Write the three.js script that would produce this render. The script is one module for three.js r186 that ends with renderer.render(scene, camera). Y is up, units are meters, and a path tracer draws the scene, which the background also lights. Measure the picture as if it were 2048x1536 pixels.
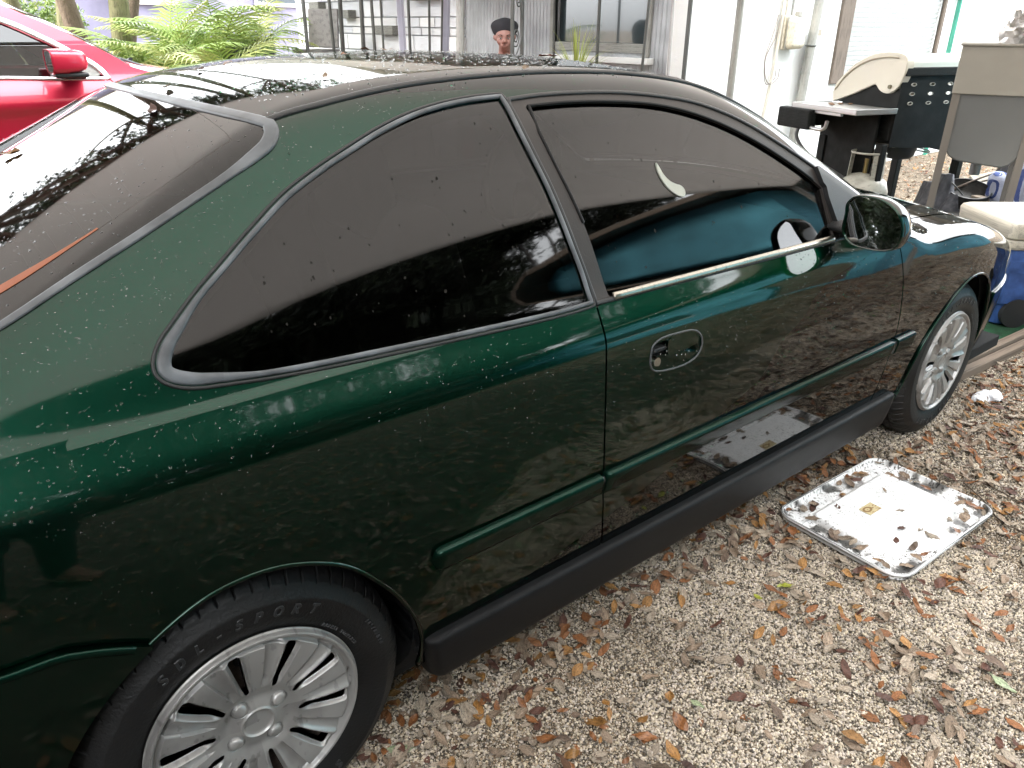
import * as THREE from 'three';
import { RoundedBoxGeometry } from 'three/addons/geometries/RoundedBoxGeometry.js';
import { mergeGeometries, mergeVertices } from 'three/addons/utils/BufferGeometryUtils.js';
import { MarchingCubes } from 'three/addons/objects/MarchingCubes.js';
import { FontLoader } from 'three/addons/loaders/FontLoader.js';
import { TextGeometry } from 'three/addons/geometries/TextGeometry.js';

// ---------------------------------------------------------------- camera, sky, sun, exposure
// x runs forward along the green car, z out of its right side, y up; the right wheels stand at z = 0
const scene = new THREE.Scene();
const camera = new THREE.PerspectiveCamera(53.36, 4 / 3, 0.05, 400);
{
  const yaw = 0.67733, pitch = 0.44015, roll = 0.00728;
  camera.position.set(-0.26066, 1.41282, 1.02246);
  const f = new THREE.Vector3(Math.sin(yaw) * Math.cos(pitch), -Math.sin(pitch), -Math.cos(yaw) * Math.cos(pitch));
  const r0 = new THREE.Vector3(Math.cos(yaw), 0, Math.sin(yaw)), u0 = r0.clone().cross(f);
  camera.up.copy(u0.multiplyScalar(Math.cos(roll)).addScaledVector(r0, -Math.sin(roll)));
  camera.lookAt(camera.position.clone().add(f));
}
const renderer = new THREE.WebGLRenderer();
renderer.toneMapping = THREE.LinearToneMapping;
renderer.toneMappingExposure = 10.8;
renderer.shadowMap.enabled = true;
{ // bright, even overcast
  const w = 128, h = 64, a = new Float32Array(w * h * 4);
  for (let j = 0; j < h; j++) for (let i = 0; i < w; i++) {
    const el = ((j + 0.5) / h - 0.5) * Math.PI, s = Math.max(0, Math.sin(el)), k = (j * w + i) * 4;
    const L = el > -0.02 ? (0.62 + 0.5 * s) : 0.12;
    a[k] = L * 0.97; a[k + 1] = L; a[k + 2] = L * 1.03; a[k + 3] = 1;
  }
  const t = new THREE.DataTexture(a, w, h, THREE.RGBAFormat, THREE.FloatType);
  t.mapping = THREE.EquirectangularReflectionMapping; t.magFilter = t.minFilter = THREE.LinearFilter; t.needsUpdate = true;
  scene.background = t; scene.environment = t;
}
const sun = new THREE.DirectionalLight(0xfff6ea, 1.5);
sun.position.set(-14, 8, 1); sun.castShadow = true; sun.shadow.radius = 30;
sun.shadow.camera.left = sun.shadow.camera.bottom = -16; sun.shadow.camera.right = sun.shadow.camera.top = 16; sun.shadow.camera.far = 60;
scene.add(sun);

// ---------------------------------------------------------------- helpers
let seed = 7;
const rnd = () => { seed = (seed * 1664525 + 1013904223) >>> 0; return seed / 4294967296; };
const rr = (a, b) => a + (b - a) * rnd();
const pick = (a) => a[Math.floor(rnd() * a.length)];
const V = (x, y, z) => new THREE.Vector3(x, y, z);
const clamp = (x, a, b) => Math.min(b, Math.max(a, x));
const lerp = (a, b, t) => a + (b - a) * t;
const sstep = (a, b, x) => { const t = clamp((x - a) / (b - a), 0, 1); return t * t * (3 - 2 * t); };
const hash = (i, j, s = 0) => { let h = (i * 374761393 + j * 668265263 + s * 1274126177) | 0; h = Math.imul(h ^ (h >>> 13), 1274126177); return ((h ^ (h >>> 16)) >>> 0) / 4294967296; };
function vnoise(x, y, s = 0, per = 0) {
  const i = Math.floor(x), j = Math.floor(y), f = x - i, g = y - j, u = f * f * (3 - 2 * f), v = g * g * (3 - 2 * g);
  const m = (k) => per ? ((k % per) + per) % per : k;
  return lerp(lerp(hash(m(i), m(j), s), hash(m(i + 1), m(j), s), u), lerp(hash(m(i), m(j + 1), s), hash(m(i + 1), m(j + 1), s), u), v);
}
const fbm = (x, y, s = 0, per = 0, o = 4) => { let a = 0, k = 0.5, n = 0; for (let q = 0; q < o; q++) { a += k * vnoise(x, y, s + q * 17, per); n += k; x *= 2; y *= 2; per *= 2; k *= 0.5; } return a / n; };
const used = new Map();
const numbered = (name) => { const n = used.get(name) || 0; used.set(name, n + 1); return n ? name + '_' + String(n).padStart(3, '0') : name; };
function tag(o, label, category, group, kind) {
  if (label) o.userData.label = label; if (category) o.userData.category = category; if (group) o.userData.group = group; if (kind) o.userData.kind = kind; return o;
}
function mesh(name, geo, m, parent = scene) {
  const o = new THREE.Mesh(geo, m); o.name = parent === scene ? numbered(name) : name; o.castShadow = o.receiveShadow = true; parent.add(o); return o;
}
function thing(name, label, category, [x, y, z] = [0, 0, 0], turn = 0, group) {
  const g = new THREE.Group(); g.name = numbered(name); g.position.set(x, y, z); g.rotation.y = turn; scene.add(g); return tag(g, label, category, group);
}
const struct = (name, geo, m, label) => tag(mesh(name, geo, m), label, null, null, 'structure');
function tx(g, x, y, z, rx = 0, ry = 0, rz = 0) { g.applyMatrix4(new THREE.Matrix4().compose(V(x, y, z), new THREE.Quaternion().setFromEuler(new THREE.Euler(rx, ry, rz)), V(1, 1, 1))); return g; }
const rbox = (w, h, d, r = 0.006, s = 1) => { const g = new RoundedBoxGeometry(w, h, d, s, Math.min(r, w / 2.1, h / 2.1, d / 2.1)); return g; };
const bx = (x0, x1, y0, y1, z0, z1, r = 0.006) => tx(rbox(Math.abs(x1 - x0), Math.abs(y1 - y0), Math.abs(z1 - z0), r), (x0 + x1) / 2, (y0 + y1) / 2, (z0 + z1) / 2);
const clean = (g) => { const q = g.index ? g.toNonIndexed() : g; for (const k of Object.keys(q.attributes)) if (!['position', 'normal', 'uv'].includes(k)) q.deleteAttribute(k); return q; };
const join = (a) => mergeGeometries(a.map(clean));
const tube = (pts, r, seg = 0, rad = 8, closed = false) => new THREE.TubeGeometry(new THREE.CatmullRomCurve3(pts.map((p) => p.isVector3 ? p : V(...p)), closed, 'centripetal'), seg || pts.length * 6, r, rad, closed);
function bar(a, b, r0, r1 = r0, seg = 10) {
  a = a.isVector3 ? a : V(...a); b = b.isVector3 ? b : V(...b);
  const d = b.clone().sub(a), g = new THREE.CylinderGeometry(r1, r0, d.length(), seg, 1);
  g.applyQuaternion(new THREE.Quaternion().setFromUnitVectors(V(0, 1, 0), d.clone().normalize())); return g.translate((a.x + b.x) / 2, (a.y + b.y) / 2, (a.z + b.z) / 2);
}
function flatbar(a, b, w, t, side) { // rectangular bar from a to b, w along side
  a = V(...a); b = V(...b); const d = b.clone().sub(a), L = d.length(), y = d.clone().normalize(), z = V(...side).cross(y).normalize(), x = y.clone().cross(z);
  const g = rbox(w, L, t, Math.min(w, t) * 0.15); g.applyMatrix4(new THREE.Matrix4().makeBasis(x, y, z)); return g.translate((a.x + b.x) / 2, (a.y + b.y) / 2, (a.z + b.z) / 2);
}
function makeTex(n, fn, srgb = true, rep = 1, m = n) {
  const a = new Uint8Array(n * m * 4);
  for (let j = 0; j < m; j++) for (let i = 0; i < n; i++) { const c = fn(i / n, j / m, i, j), k = (j * n + i) * 4; for (let q = 0; q < 3; q++) a[k + q] = clamp(c[q] * 255, 0, 255); a[k + 3] = c.length > 3 ? c[3] * 255 : 255; }
  const t = new THREE.DataTexture(a, n, m); t.wrapS = t.wrapT = THREE.RepeatWrapping; t.magFilter = THREE.LinearFilter; t.minFilter = THREE.LinearMipmapLinearFilter; t.generateMipmaps = true;
  if (srgb) t.colorSpace = THREE.SRGBColorSpace; t.repeat.set(rep, rep); t.needsUpdate = true; return t;
}
const L = (r, g, b) => new THREE.Color().setRGB(r, g, b);
const std = (c, o = {}) => new THREE.MeshStandardMaterial({ color: Array.isArray(c) ? L(...c) : c, roughness: 0.7, ...o });
const phys = (c, o = {}) => new THREE.MeshPhysicalMaterial({ color: Array.isArray(c) ? L(...c) : c, roughness: 0.5, side: THREE.DoubleSide, ...o });
const grey = (f) => (u, v, i, j) => { const q = f(u, v, i, j); return [q, q, q]; };
const T_fine = makeTex(256, grey((u, v) => fbm(u * 32, v * 32, 3, 32, 3)), false);
const T_blot = makeTex(256, grey((u, v) => 0.55 + 0.45 * fbm(u * 6, v * 6, 9, 6, 5)), true);
const T_dirt = makeTex(512, (u, v) => { const a = fbm(u * 7, v * 7, 21, 7, 5), b = sstep(0.62, 0.72, fbm(u * 40, v * 40, 5, 40, 2)); const q = clamp(0.98 - 0.2 * sstep(0.45, 0.8, a) - 0.1 * b, 0, 1); return [q, q * 0.97, q * 0.92]; });
const rep = (t, x, y = x) => { const c = t.clone(); c.repeat.set(x, y); c.needsUpdate = true; return c; };
const T_soft = makeTex(256, (u, v) => { const q = .98 - .06 * fbm(u * 4, v * 4, 77, 4, 5); return [q, q, q * .99]; });
// weathered variant of a plain paint: grain in the roughness and blotches in the colour
const worn = (c, o = {}, s = 2) => std(c, { map: rep(T_dirt, s), ...o });
// ---------------------------------------------------------------- the car's skin: an implicit solid, lifted panel by panel
function mono(pts) {
  const n = pts.length, X = pts.map((p) => p[0]), Y = pts.map((p) => p[1]), d = [], m = [];
  for (let i = 0; i < n - 1; i++) d.push((Y[i + 1] - Y[i]) / (X[i + 1] - X[i]));
  m[0] = d[0]; m[n - 1] = d[n - 2];
  for (let i = 1; i < n - 1; i++) m[i] = d[i - 1] * d[i] <= 0 ? 0 : 2 * d[i - 1] * d[i] / (d[i - 1] + d[i]);
  return (x) => {
    if (x <= X[0]) return Y[0] + m[0] * (x - X[0]); if (x >= X[n - 1]) return Y[n - 1] + m[n - 1] * (x - X[n - 1]);
    let i = 0; while (x > X[i + 1]) i++; const h = X[i + 1] - X[i], t = (x - X[i]) / h, t2 = t * t, t3 = t2 * t;
    return Y[i] * (2 * t3 - 3 * t2 + 1) + m[i] * h * (t3 - 2 * t2 + t) + Y[i + 1] * (3 * t2 - 2 * t3) + m[i + 1] * h * (t3 - t2);
  };
}
function smoothed(pts, a, b, sigma, step = 0.005) { // fair a control line with a Gaussian, keep it as a table
  const f = mono(pts), n = Math.round((b - a) / step) + 1, t = new Float64Array(n + 3), k = Math.ceil(3 * sigma / step);
  let W = 0; const w = []; for (let q = -k; q <= k; q++) { const e = Math.exp(-0.5 * (q * step / sigma) ** 2); w.push(e); W += e; }
  const raw = []; for (let i = -k - 1; i < n + k + 3; i++) raw.push(f(a + i * step));
  for (let i = 0; i < n + 3; i++) { let s = 0; for (let q = 0; q < w.length; q++) s += w[q] * raw[i + q]; t[i] = s / W; }
  return (x) => { const p = clamp((x - a) / step + 1, 1, n - 0.001), i = Math.floor(p), u = p - i, p0 = t[i - 1], p1 = t[i], p2 = t[i + 1], p3 = t[i + 2];
    return p1 + 0.5 * u * (p2 - p0 + u * (2 * p0 - 5 * p1 + 4 * p2 - p3 + u * (3 * (p1 - p2) + p3 - p0))); };
}
const ZC = -0.83;
const roofLine = smoothed([[-1.05, .92], [-.95, .945], [-.8, .962], [-.6, .972], [-.48, .988], [-.3, 1.058], [0, 1.192], [.2, 1.272], [.35, 1.314], [.6, 1.341], [.85, 1.347], [1.2, 1.336], [1.45, 1.30], [1.6, 1.255], [1.8, 1.155], [2.0, 1.045], [2.2, .945], [2.32, .905], [2.5, .882], [2.7, .85], [2.9, .80], [3.1, .735], [3.25, .67], [3.38, .60], [3.46, .54]], -1.1, 3.5, .04);
const crown = smoothed([[-1, .05], [-.55, .07], [-.3, .16], [0, .18], [.3, .11], [.9, .09], [1.4, .11], [1.6, .16], [2.2, .17], [2.4, .12], [2.7, .10], [3.4, .1]], -1.1, 3.5, .06);
const sideLine = smoothed([[.1, .765], [.2, .80], [.3, .826], [.45, .845], [.58, .852], [.68, .851], [.76, .8465], [.80, .8425], [.828, .8375], [.84, .831], [.87, .809], [.91, .781], [.97, .752], [1.05, .712], [1.15, .655], [1.25, .59], [1.33, .52], [1.42, .42]], 0, 1.6, .012);
const planLine = smoothed([[-1.05, .78], [-.95, .86], [-.8, .925], [-.6, .965], [-.35, .987], [0, 1], [.5, 1.003], [1.2, 1.004], [2, 1.003], [2.4, 1], [2.62, .998], [2.9, .972], [3.1, .93], [3.3, .84], [3.45, .70]], -1.1, 3.5, .05);
const roundness = smoothed([[-1, .06], [-.5, .05], [-.2, .05], [.2, .08], [.8, .1], [1.4, .09], [2.2, .05], [2.6, .07], [3.4, .1]], -1.1, 3.5, .06);
const sideAt = (x, y) => sideLine(y) * planLine(x) - (y > .9 ? sstep(.86, 1.14, y) * .03 * (x - 1) * (x - 1) : 0);
const smax = (a, b, k) => { const h = Math.max(k - Math.abs(a - b), 0) / k; return Math.max(a, b) + h * h * k * .25; };
function Fw(x, y, w) {
  let f = smax(w - sideAt(x, y), y - roofLine(x) + crown(x) * w * w, roundness(x));
  if (x > 2.9) f = smax(f, x - (3.45 - .12 * w * w - .25 * Math.max(0, y - .5)), .1);
  if (x < -.7) f = smax(f, -1.02 + .12 * w * w - x, .1);
  return f;
}
function sideW(x, y) { let a = .1, b = 1; for (let i = 0; i < 28; i++) { const m = (a + b) / 2; Fw(x, y, m) > 0 ? b = m : a = m; } return a; }
function topY(x, w) { let a = .6, b = 1.6; for (let i = 0; i < 28; i++) { const m = (a + b) / 2; Fw(x, m, w) > 0 ? b = m : a = m; } return a; }
const KV = .8, YC = .5;
const vyw = (y, w) => KV * Math.atan2(y - YC, w);
const vSide = (x, y) => vyw(y, sideW(x, y));      // (x, y) on the flank -> panel coordinate
const vTop = (x, w) => w < 0 ? KV * Math.PI - vTop(x, -w) : vyw(topY(x, w), w);       // (x, half width) on the top -> panel coordinate
function skinNormal(p, out = V(0, 0, 0)) {
  const e = .0015, s = p.z < ZC ? -1 : 1, w = Math.abs(p.z - ZC);
  return out.set(Fw(p.x + e, p.y, w) - Fw(p.x - e, p.y, w), Fw(p.x, p.y + e, w) - Fw(p.x, p.y - e, w), s * (Fw(p.x, p.y, w + e) - Fw(p.x, p.y, Math.abs(w - e)))).normalize();
}
function skin(x, v, off = 0) {
  const th = v / KV, c = Math.cos(th), s = Math.sin(th); let a = .02, b = 1.3;
  for (let i = 0; i < 30; i++) { const m = (a + b) / 2; Fw(x, YC + m * s, Math.abs(m * c)) > 0 ? b = m : a = m; }
  const p = V(x, YC + a * s, ZC + a * c), n = skinNormal(p);
  if (off) p.addScaledVector(n, off);
  return { p, n };
}
const skinSide = (x, y, off = 0) => skin(x, vSide(x, y), off);
// closed outlines as signed distances in panel coordinates
function outline(segs, n = 10) { // each segment a smooth line, joined with corners
  const out = [];
  for (const s of segs) {
    if (s.length === 2) { for (let i = 0; i < n; i++) out.push([lerp(s[0][0], s[1][0], i / n), lerp(s[0][1], s[1][1], i / n)]); continue; }
    const c = new THREE.CatmullRomCurve3(s.map((p) => V(p[0], p[1], 0)), false, 'centripetal'), N = s.length * n;
    for (let i = 0; i < N; i++) { const p = c.getPoint(i / N); out.push([p.x, p.y]); }
  }
  return out;
}
function poly(pts) {
  const n = pts.length; let x0 = 1e9, x1 = -1e9, y0 = 1e9, y1 = -1e9; for (const p of pts) { x0 = Math.min(x0, p[0]); x1 = Math.max(x1, p[0]); y0 = Math.min(y0, p[1]); y1 = Math.max(y1, p[1]); }
  const f = (x, y) => {
    const bd = Math.max(x0 - x, x - x1, y0 - y, y - y1); if (bd > .03) return bd;
    let d = 1e9, inside = false;
    for (let i = 0, j = n - 1; i < n; j = i++) {
      const [ax, ay] = pts[j], [bx_, by] = pts[i], ex = bx_ - ax, ey = by - ay, wx = x - ax, wy = y - ay, t = clamp((wx * ex + wy * ey) / (ex * ex + ey * ey + 1e-12), 0, 1), qx = wx - ex * t, qy = wy - ey * t;
      d = Math.min(d, qx * qx + qy * qy);
      if ((ay > y) !== (by > y) && x < ax + (y - ay) * ex / (ey || 1e-9)) inside = !inside;
    }
    return inside ? -Math.sqrt(d) : Math.sqrt(d);
  };
  f.box = [x0, x1, y0, y1]; f.pts = pts; return f;
}
const toV = (pts) => pts.map(([x, y]) => [x, vSide(x, y)]);
const sidePoly = (segs, n) => poly(toV(outline(segs, n)));
// marching squares over a parameter rectangle: keep where sdf < 0, lift to 3D, turn the edge inwards by `lip`
function trim({ box: [x0, x1, y0, y1], d = .009, dy = d, sdf, lift, lip = 0, lipDir }) {
  const nx = Math.max(1, Math.round((x1 - x0) / d)), ny = Math.max(1, Math.round((y1 - y0) / dy)), hx = (x1 - x0) / nx, hy = (y1 - y0) / ny;
  const S = new Float64Array((nx + 1) * (ny + 1)); for (let j = 0; j <= ny; j++) for (let i = 0; i <= nx; i++) S[j * (nx + 1) + i] = sdf(x0 + i * hx, y0 + j * hy);
  const pos = [], nor = [], uv = [], idx = [], cache = new Map(), edges = [];
  const vert = (key, x, y) => { let k = cache.get(key); if (k === undefined) { const { p, n } = lift(x, y); k = pos.length / 3; pos.push(p.x, p.y, p.z); nor.push(n.x, n.y, n.z); uv.push(x, y); cache.set(key, k); } return k; };
  for (let j = 0; j < ny; j++) for (let i = 0; i < nx; i++) {
    const c = [[i, j], [i + 1, j], [i + 1, j + 1], [i, j + 1]], s = c.map(([a, b]) => S[b * (nx + 1) + a]);
    if (s.every((q) => q >= 0)) continue;
    const ring = [], cut = [];
    for (let k = 0; k < 4; k++) {
      const [a, b] = c[k], [a2, b2] = c[(k + 1) % 4], s1 = s[k], s2 = s[(k + 1) % 4];
      if (s1 < 0) ring.push(vert('v' + a + ',' + b, x0 + a * hx, y0 + b * hy));
      if ((s1 < 0) !== (s2 < 0)) { const t = s1 / (s1 - s2), m = [Math.min(a, a2), Math.min(b, b2), a === a2 ? 1 : 0]; const q = vert('e' + m, x0 + (a + (a2 - a) * t) * hx, y0 + (b + (b2 - b) * t) * hy); ring.push(q); cut.push([q, s1 < 0]); }
    }
    for (let k = 1; k + 1 < ring.length; k++) idx.push(ring[0], ring[k], ring[k + 1]);
    if (lip) { for (let k = 0; k < cut.length; k++) if (cut[k][1]) edges.push([cut[k][0], cut[(k + 1) % cut.length][0]]); }
  }
  if (lip) { // also the rectangle's own rim stays open
    for (const [a, b] of edges) {
      const A = V().fromArray(pos, a * 3), B = V().fromArray(pos, b * 3), na = V().fromArray(nor, a * 3), nb = V().fromArray(nor, b * 3);
      const da = lipDir ? lipDir(A, na) : na.clone().negate(), db = lipDir ? lipDir(B, nb) : nb.clone().negate();
      const A2 = A.clone().addScaledVector(da, lip), B2 = B.clone().addScaledVector(db, lip), n = A2.clone().sub(A).cross(B.clone().sub(A)).normalize(), k = pos.length / 3;
      for (const p of [A, B, B2, A2]) { pos.push(p.x, p.y, p.z); nor.push(n.x, n.y, n.z); uv.push(p.x, p.y); }
      idx.push(k, k + 2, k + 1, k, k + 3, k + 2);
    }
  }
  const g = new THREE.BufferGeometry(); g.setAttribute('position', new THREE.Float32BufferAttribute(pos, 3)); g.setAttribute('normal', new THREE.Float32BufferAttribute(nor, 3)); g.setAttribute('uv', new THREE.Float32BufferAttribute(uv, 2)); g.setIndex(idx); return g;
}
const panel = (box, sdf, o = {}) => trim({ box, sdf, lift: (x, v) => { const q = skin(x, v, typeof o.off === 'function' ? o.off(x, v) : (o.off || 0)); return q; }, lip: .012, ...o });
function mirrored(g) { // the same panel on the car's left flank
  const m = g.clone(), p = m.attributes.position, n = m.attributes.normal; for (let i = 0; i < p.count; i++) { p.setZ(i, 2 * ZC - p.getZ(i)); n.setZ(i, -n.getZ(i)); }
  if (m.index) { const a = m.index.array; for (let i = 0; i < a.length; i += 3) { const t = a[i]; a[i] = a[i + 1]; a[i + 1] = t; } }
  else { for (const k of Object.keys(m.attributes)) { const A = m.attributes[k], s = A.itemSize; for (let i = 0; i < A.count; i += 3) for (let q = 0; q < s; q++) { const t = A.array[i * s + q]; A.array[i * s + q] = A.array[(i + 1) * s + q]; A.array[(i + 1) * s + q] = t; } } }
  return m;
}
// strip swept along points with normals; prof: [across, out] pairs, scaled by wid(i)
function sweep(P, N, prof, closed = false, wid = () => 1, cap = true) {
  const n = P.length, m = prof.length, pos = [], idx = [], uv = []; let run = 0;
  for (let i = 0; i < n; i++) {
    const a = P[closed ? (i - 1 + n) % n : Math.max(0, i - 1)], b = P[closed ? (i + 1) % n : Math.min(n - 1, i + 1)], t = b.clone().sub(a).normalize(), x = N[i].clone().cross(t).normalize(), s = wid(i);
    if (i) run += P[i].distanceTo(P[i - 1]);
    for (let k = 0; k < m; k++) { const q = P[i].clone().addScaledVector(x, prof[k][0] * s).addScaledVector(N[i], prof[k][1] * Math.min(1, s)); pos.push(q.x, q.y, q.z); uv.push(run, prof[k][0]); }
  }
  const L2 = closed ? n : n - 1;
  for (let i = 0; i < L2; i++) for (let k = 0; k < m - 1; k++) { const a = i * m + k, b = ((i + 1) % n) * m + k; idx.push(a, a + 1, b, b, a + 1, b + 1); }
  if (!closed && cap) for (const [base, f] of [[0, 1], [(n - 1) * m, -1]]) for (let k = 1; k + 1 < m; k++) f > 0 ? idx.push(base, base + k + 1, base + k) : idx.push(base, base + k, base + k + 1);
  const g = new THREE.BufferGeometry(); g.setAttribute('position', new THREE.Float32BufferAttribute(pos, 3)); g.setAttribute('uv', new THREE.Float32BufferAttribute(uv, 2)); g.setIndex(idx); g.computeVertexNormals(); return g;
}
const halfRound = (w, h, n = 8) => Array.from({ length: n + 1 }, (_, i) => { const a = Math.PI * (1 - i / n); return [w / 2 * Math.cos(a), h * Math.pow(Math.sin(a), .6)]; });
function along(pts, off = 0) { const P = [], N = []; for (const [x, v] of pts) { const q = skin(x, v, off); P.push(q.p); N.push(q.n); } return [P, N]; }
function loft(rings, capA = true, capB = true) { // rings: equal-length arrays of Vector3, each closed
  const n = rings.length, m = rings[0].length, pos = [], idx = [], uv = [];
  rings.forEach((r, i) => r.forEach((p, k) => { pos.push(p.x, p.y, p.z); uv.push(k / m, i / n); }));
  for (let i = 0; i < n - 1; i++) for (let k = 0; k < m; k++) { const a = i * m + k, b = i * m + (k + 1) % m, c = a + m, d = b + m; idx.push(a, b, c, b, d, c); }
  const capf = (i, f) => { const c = V(0, 0, 0); rings[i].forEach((p) => c.add(p)); c.multiplyScalar(1 / m); const q = pos.length / 3; pos.push(c.x, c.y, c.z); uv.push(.5, .5); for (let k = 0; k < m; k++) { const a = i * m + k, b = i * m + (k + 1) % m; f ? idx.push(q, b, a) : idx.push(q, a, b); } };
  if (capA) capf(0, true); if (capB) capf(n - 1, false);
  const g = new THREE.BufferGeometry(); g.setAttribute('position', new THREE.Float32BufferAttribute(pos, 3)); g.setAttribute('uv', new THREE.Float32BufferAttribute(uv, 2)); g.setIndex(idx); g.computeVertexNormals(); return g;
}
// ---------------------------------------------------------------- ground
const T_gravel = (() => { // small pale stones with dark gaps, 1.5 m to the tile
  const n = 1024, C = 190; // cells across
  const col = [], hgt = [];
  const f = (u, v) => {
    const x = u * C, y = v * C, i0 = Math.floor(x), j0 = Math.floor(y); let d1 = 9, d2 = 9, id = 0;
    for (let j = j0 - 1; j <= j0 + 1; j++) for (let i = i0 - 1; i <= i0 + 1; i++) { const a = (i + C) % C, b = (j + C) % C, px = i + .15 + .7 * hash(a, b, 1), py = j + .15 + .7 * hash(a, b, 2), d = Math.hypot(px - x, py - y) * (.85 + .4 * hash(a, b, 3)); if (d < d1) { d2 = d1; d1 = d; id = a * 977 + b; } else if (d < d2) d2 = d; }
    return [d1, d2, id]; };
  const data = []; 
  const t = makeTex(n, (u, v) => { const [a, b, id] = f(u, v), e = sstep(.04, .22, b - a), k = hash(id, 5, 9), m = fbm(u * 9, v * 9, 44, 9, 4); const s = hash(id, 7, 3) < .16 ? .5 : 1, q = (.56 + .38 * k) * s * (.82 + .3 * m); const dark = .2 + .1 * m; return [lerp(dark, q, e), lerp(dark * .88, q * .94, e), lerp(dark * .74, q * .83, e)]; });
  const b = makeTex(n, grey((u, v) => { const [a, c] = f(u, v); return sstep(0, .5, c - a); }), false);
  return [t, b];
})();
{
  const m = std([.54, .475, .42], { roughness: .95, map: T_gravel[0], bumpMap: T_gravel[1], bumpScale: .004 });
  const g = new THREE.PlaneGeometry(300, 300, 1, 1).rotateX(-Math.PI / 2), uv = g.attributes.uv; for (let i = 0; i < uv.count; i++) uv.setXY(i, uv.getX(i) * 200, uv.getY(i) * 200);
  struct('ground', g, m);
}
{ // unseen dark ground sheet, added so the lower flank reflects something dark
  const s = new THREE.Shape(); [[-6, -.04], [.0, -.03], [.29, -.07], [.44, -.2], [1.26, -.87], [2.8, -.92], [2.8, -5], [-6, -5]].forEach(([x, y], i) => i ? s.lineTo(x, y) : s.moveTo(x, y)); const g = new THREE.ShapeGeometry(s).rotateX(-Math.PI / 2).translate(0, .004, 0);
  struct('added_dark_ground', g, std([.075, .058, .042], { roughness: 1, map: rep(T_blot, 2), bumpMap: rep(T_fine, 3), bumpScale: .01 }));
}
{ // loose pebbles where the ground is close enough to see them
  const shapes = [0, 1, 2, 3].map((k) => { const g = mergeVertices(new THREE.IcosahedronGeometry(1, 1).deleteAttribute('uv').deleteAttribute('normal')), p = g.attributes.position; for (let i = 0; i < p.count; i++) { const s = .72 + .5 * hash(i, k, 91); p.setXYZ(i, p.getX(i) * s * 1.1, p.getY(i) * s * .75, p.getZ(i) * s); } g.computeVertexNormals(); return g; });
  const mat = std([1, 1, 1], { roughness: .95 }), per = 76000, d = new THREE.Object3D(), c = new THREE.Color();
  shapes.forEach((g, k) => {
    const im = new THREE.InstancedMesh(g, mat, per); im.name = numbered('gravel');
    for (let i = 0; i < per; i++) {
      let x, z; do { const t = rnd(); x = t < .62 ? rr(.05, 2.0) : t < .9 ? rr(1.6, 3.9) : rr(3.2, 6.5); z = rr(-.5, 1.05); } while ((z > .12 + x * .55) || (z < -.2 && rnd() < .6) || (x > 3.3 && z < -.1));
      const bare = fbm(x * 2.2 + 3, z * 2.2, 61, 0, 3), s = (.0016 + .0024 * Math.pow(rnd(), 2.2)) * (x > 2.2 ? 1.35 : 1);
      d.position.set(x, s * rr(-.1, .55), z); d.rotation.set(rr(0, 6), rr(0, 6), rr(0, 6)); d.scale.setScalar(bare > .63 && rnd() < .7 ? s * .55 : s); d.updateMatrix(); im.setMatrixAt(i, d.matrix);
      const damp = 1 - .5 * sstep(.57, .74, fbm(x * 1.9 + 8, z * 1.9 + 2, 23, 0, 4)), q = (rnd() < .24 ? rr(.06, .18) : rr(.30, .70)) * damp, w = rr(.64, .80); c.setRGB(q, q * lerp(.76, .91, w), q * w * .97); im.setColorAt(i, c);
    }
    im.castShadow = im.receiveShadow = true; scene.add(im); tag(im, 'small pale pebbles covering the drive beside the car', 'gravel', null, 'stuff');
  });
}
// ---------------------------------------------------------------- the white house behind, its porch and windows
const W_ = {};
W_.white = std([.88, .89, .89], { roughness: .75, map: rep(T_soft, .3), bumpMap: rep(T_fine, 6), bumpScale: .0015 });
W_.siding = std([.66, .69, .72], { roughness: .6, map: rep(T_blot, .5), bumpMap: makeTex(64, grey((u) => (u % .25) < .035 ? 0 : 1), false), bumpScale: .008 });
W_.siding.bumpMap.repeat.set(5, 1);
W_.brown = worn([.16, .135, .12], { roughness: .8 });
W_.iron = std([.10, .11, .115], { roughness: .5, metalness: .2, map: rep(T_dirt, 3) });
W_.greyPole = worn([.33, .35, .36], { roughness: .5 });
W_.roof = worn([.74, .74, .73]);
const planeUV = (g, s) => { const p = g.attributes.position, n = g.attributes.normal, uv = g.attributes.uv; for (let i = 0; i < p.count; i++) { const ax = Math.abs(n.getX(i)), ay = Math.abs(n.getY(i)); uv.setXY(i, (ax > .5 ? p.getZ(i) : p.getX(i)) * s, (ay > .5 ? p.getZ(i) : p.getY(i)) * s); } return g; };
const house = thing('white_house', 'white single-storey house with a porch and shuttered window behind the car', 'house');
const box2 = (x0, x1, y0, y1, z0, z1) => planeUV(new THREE.BoxGeometry(x1 - x0, y1 - y0, z1 - z0).translate((x0 + x1) / 2, (y0 + y1) / 2, (z0 + z1) / 2), 1);
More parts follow.
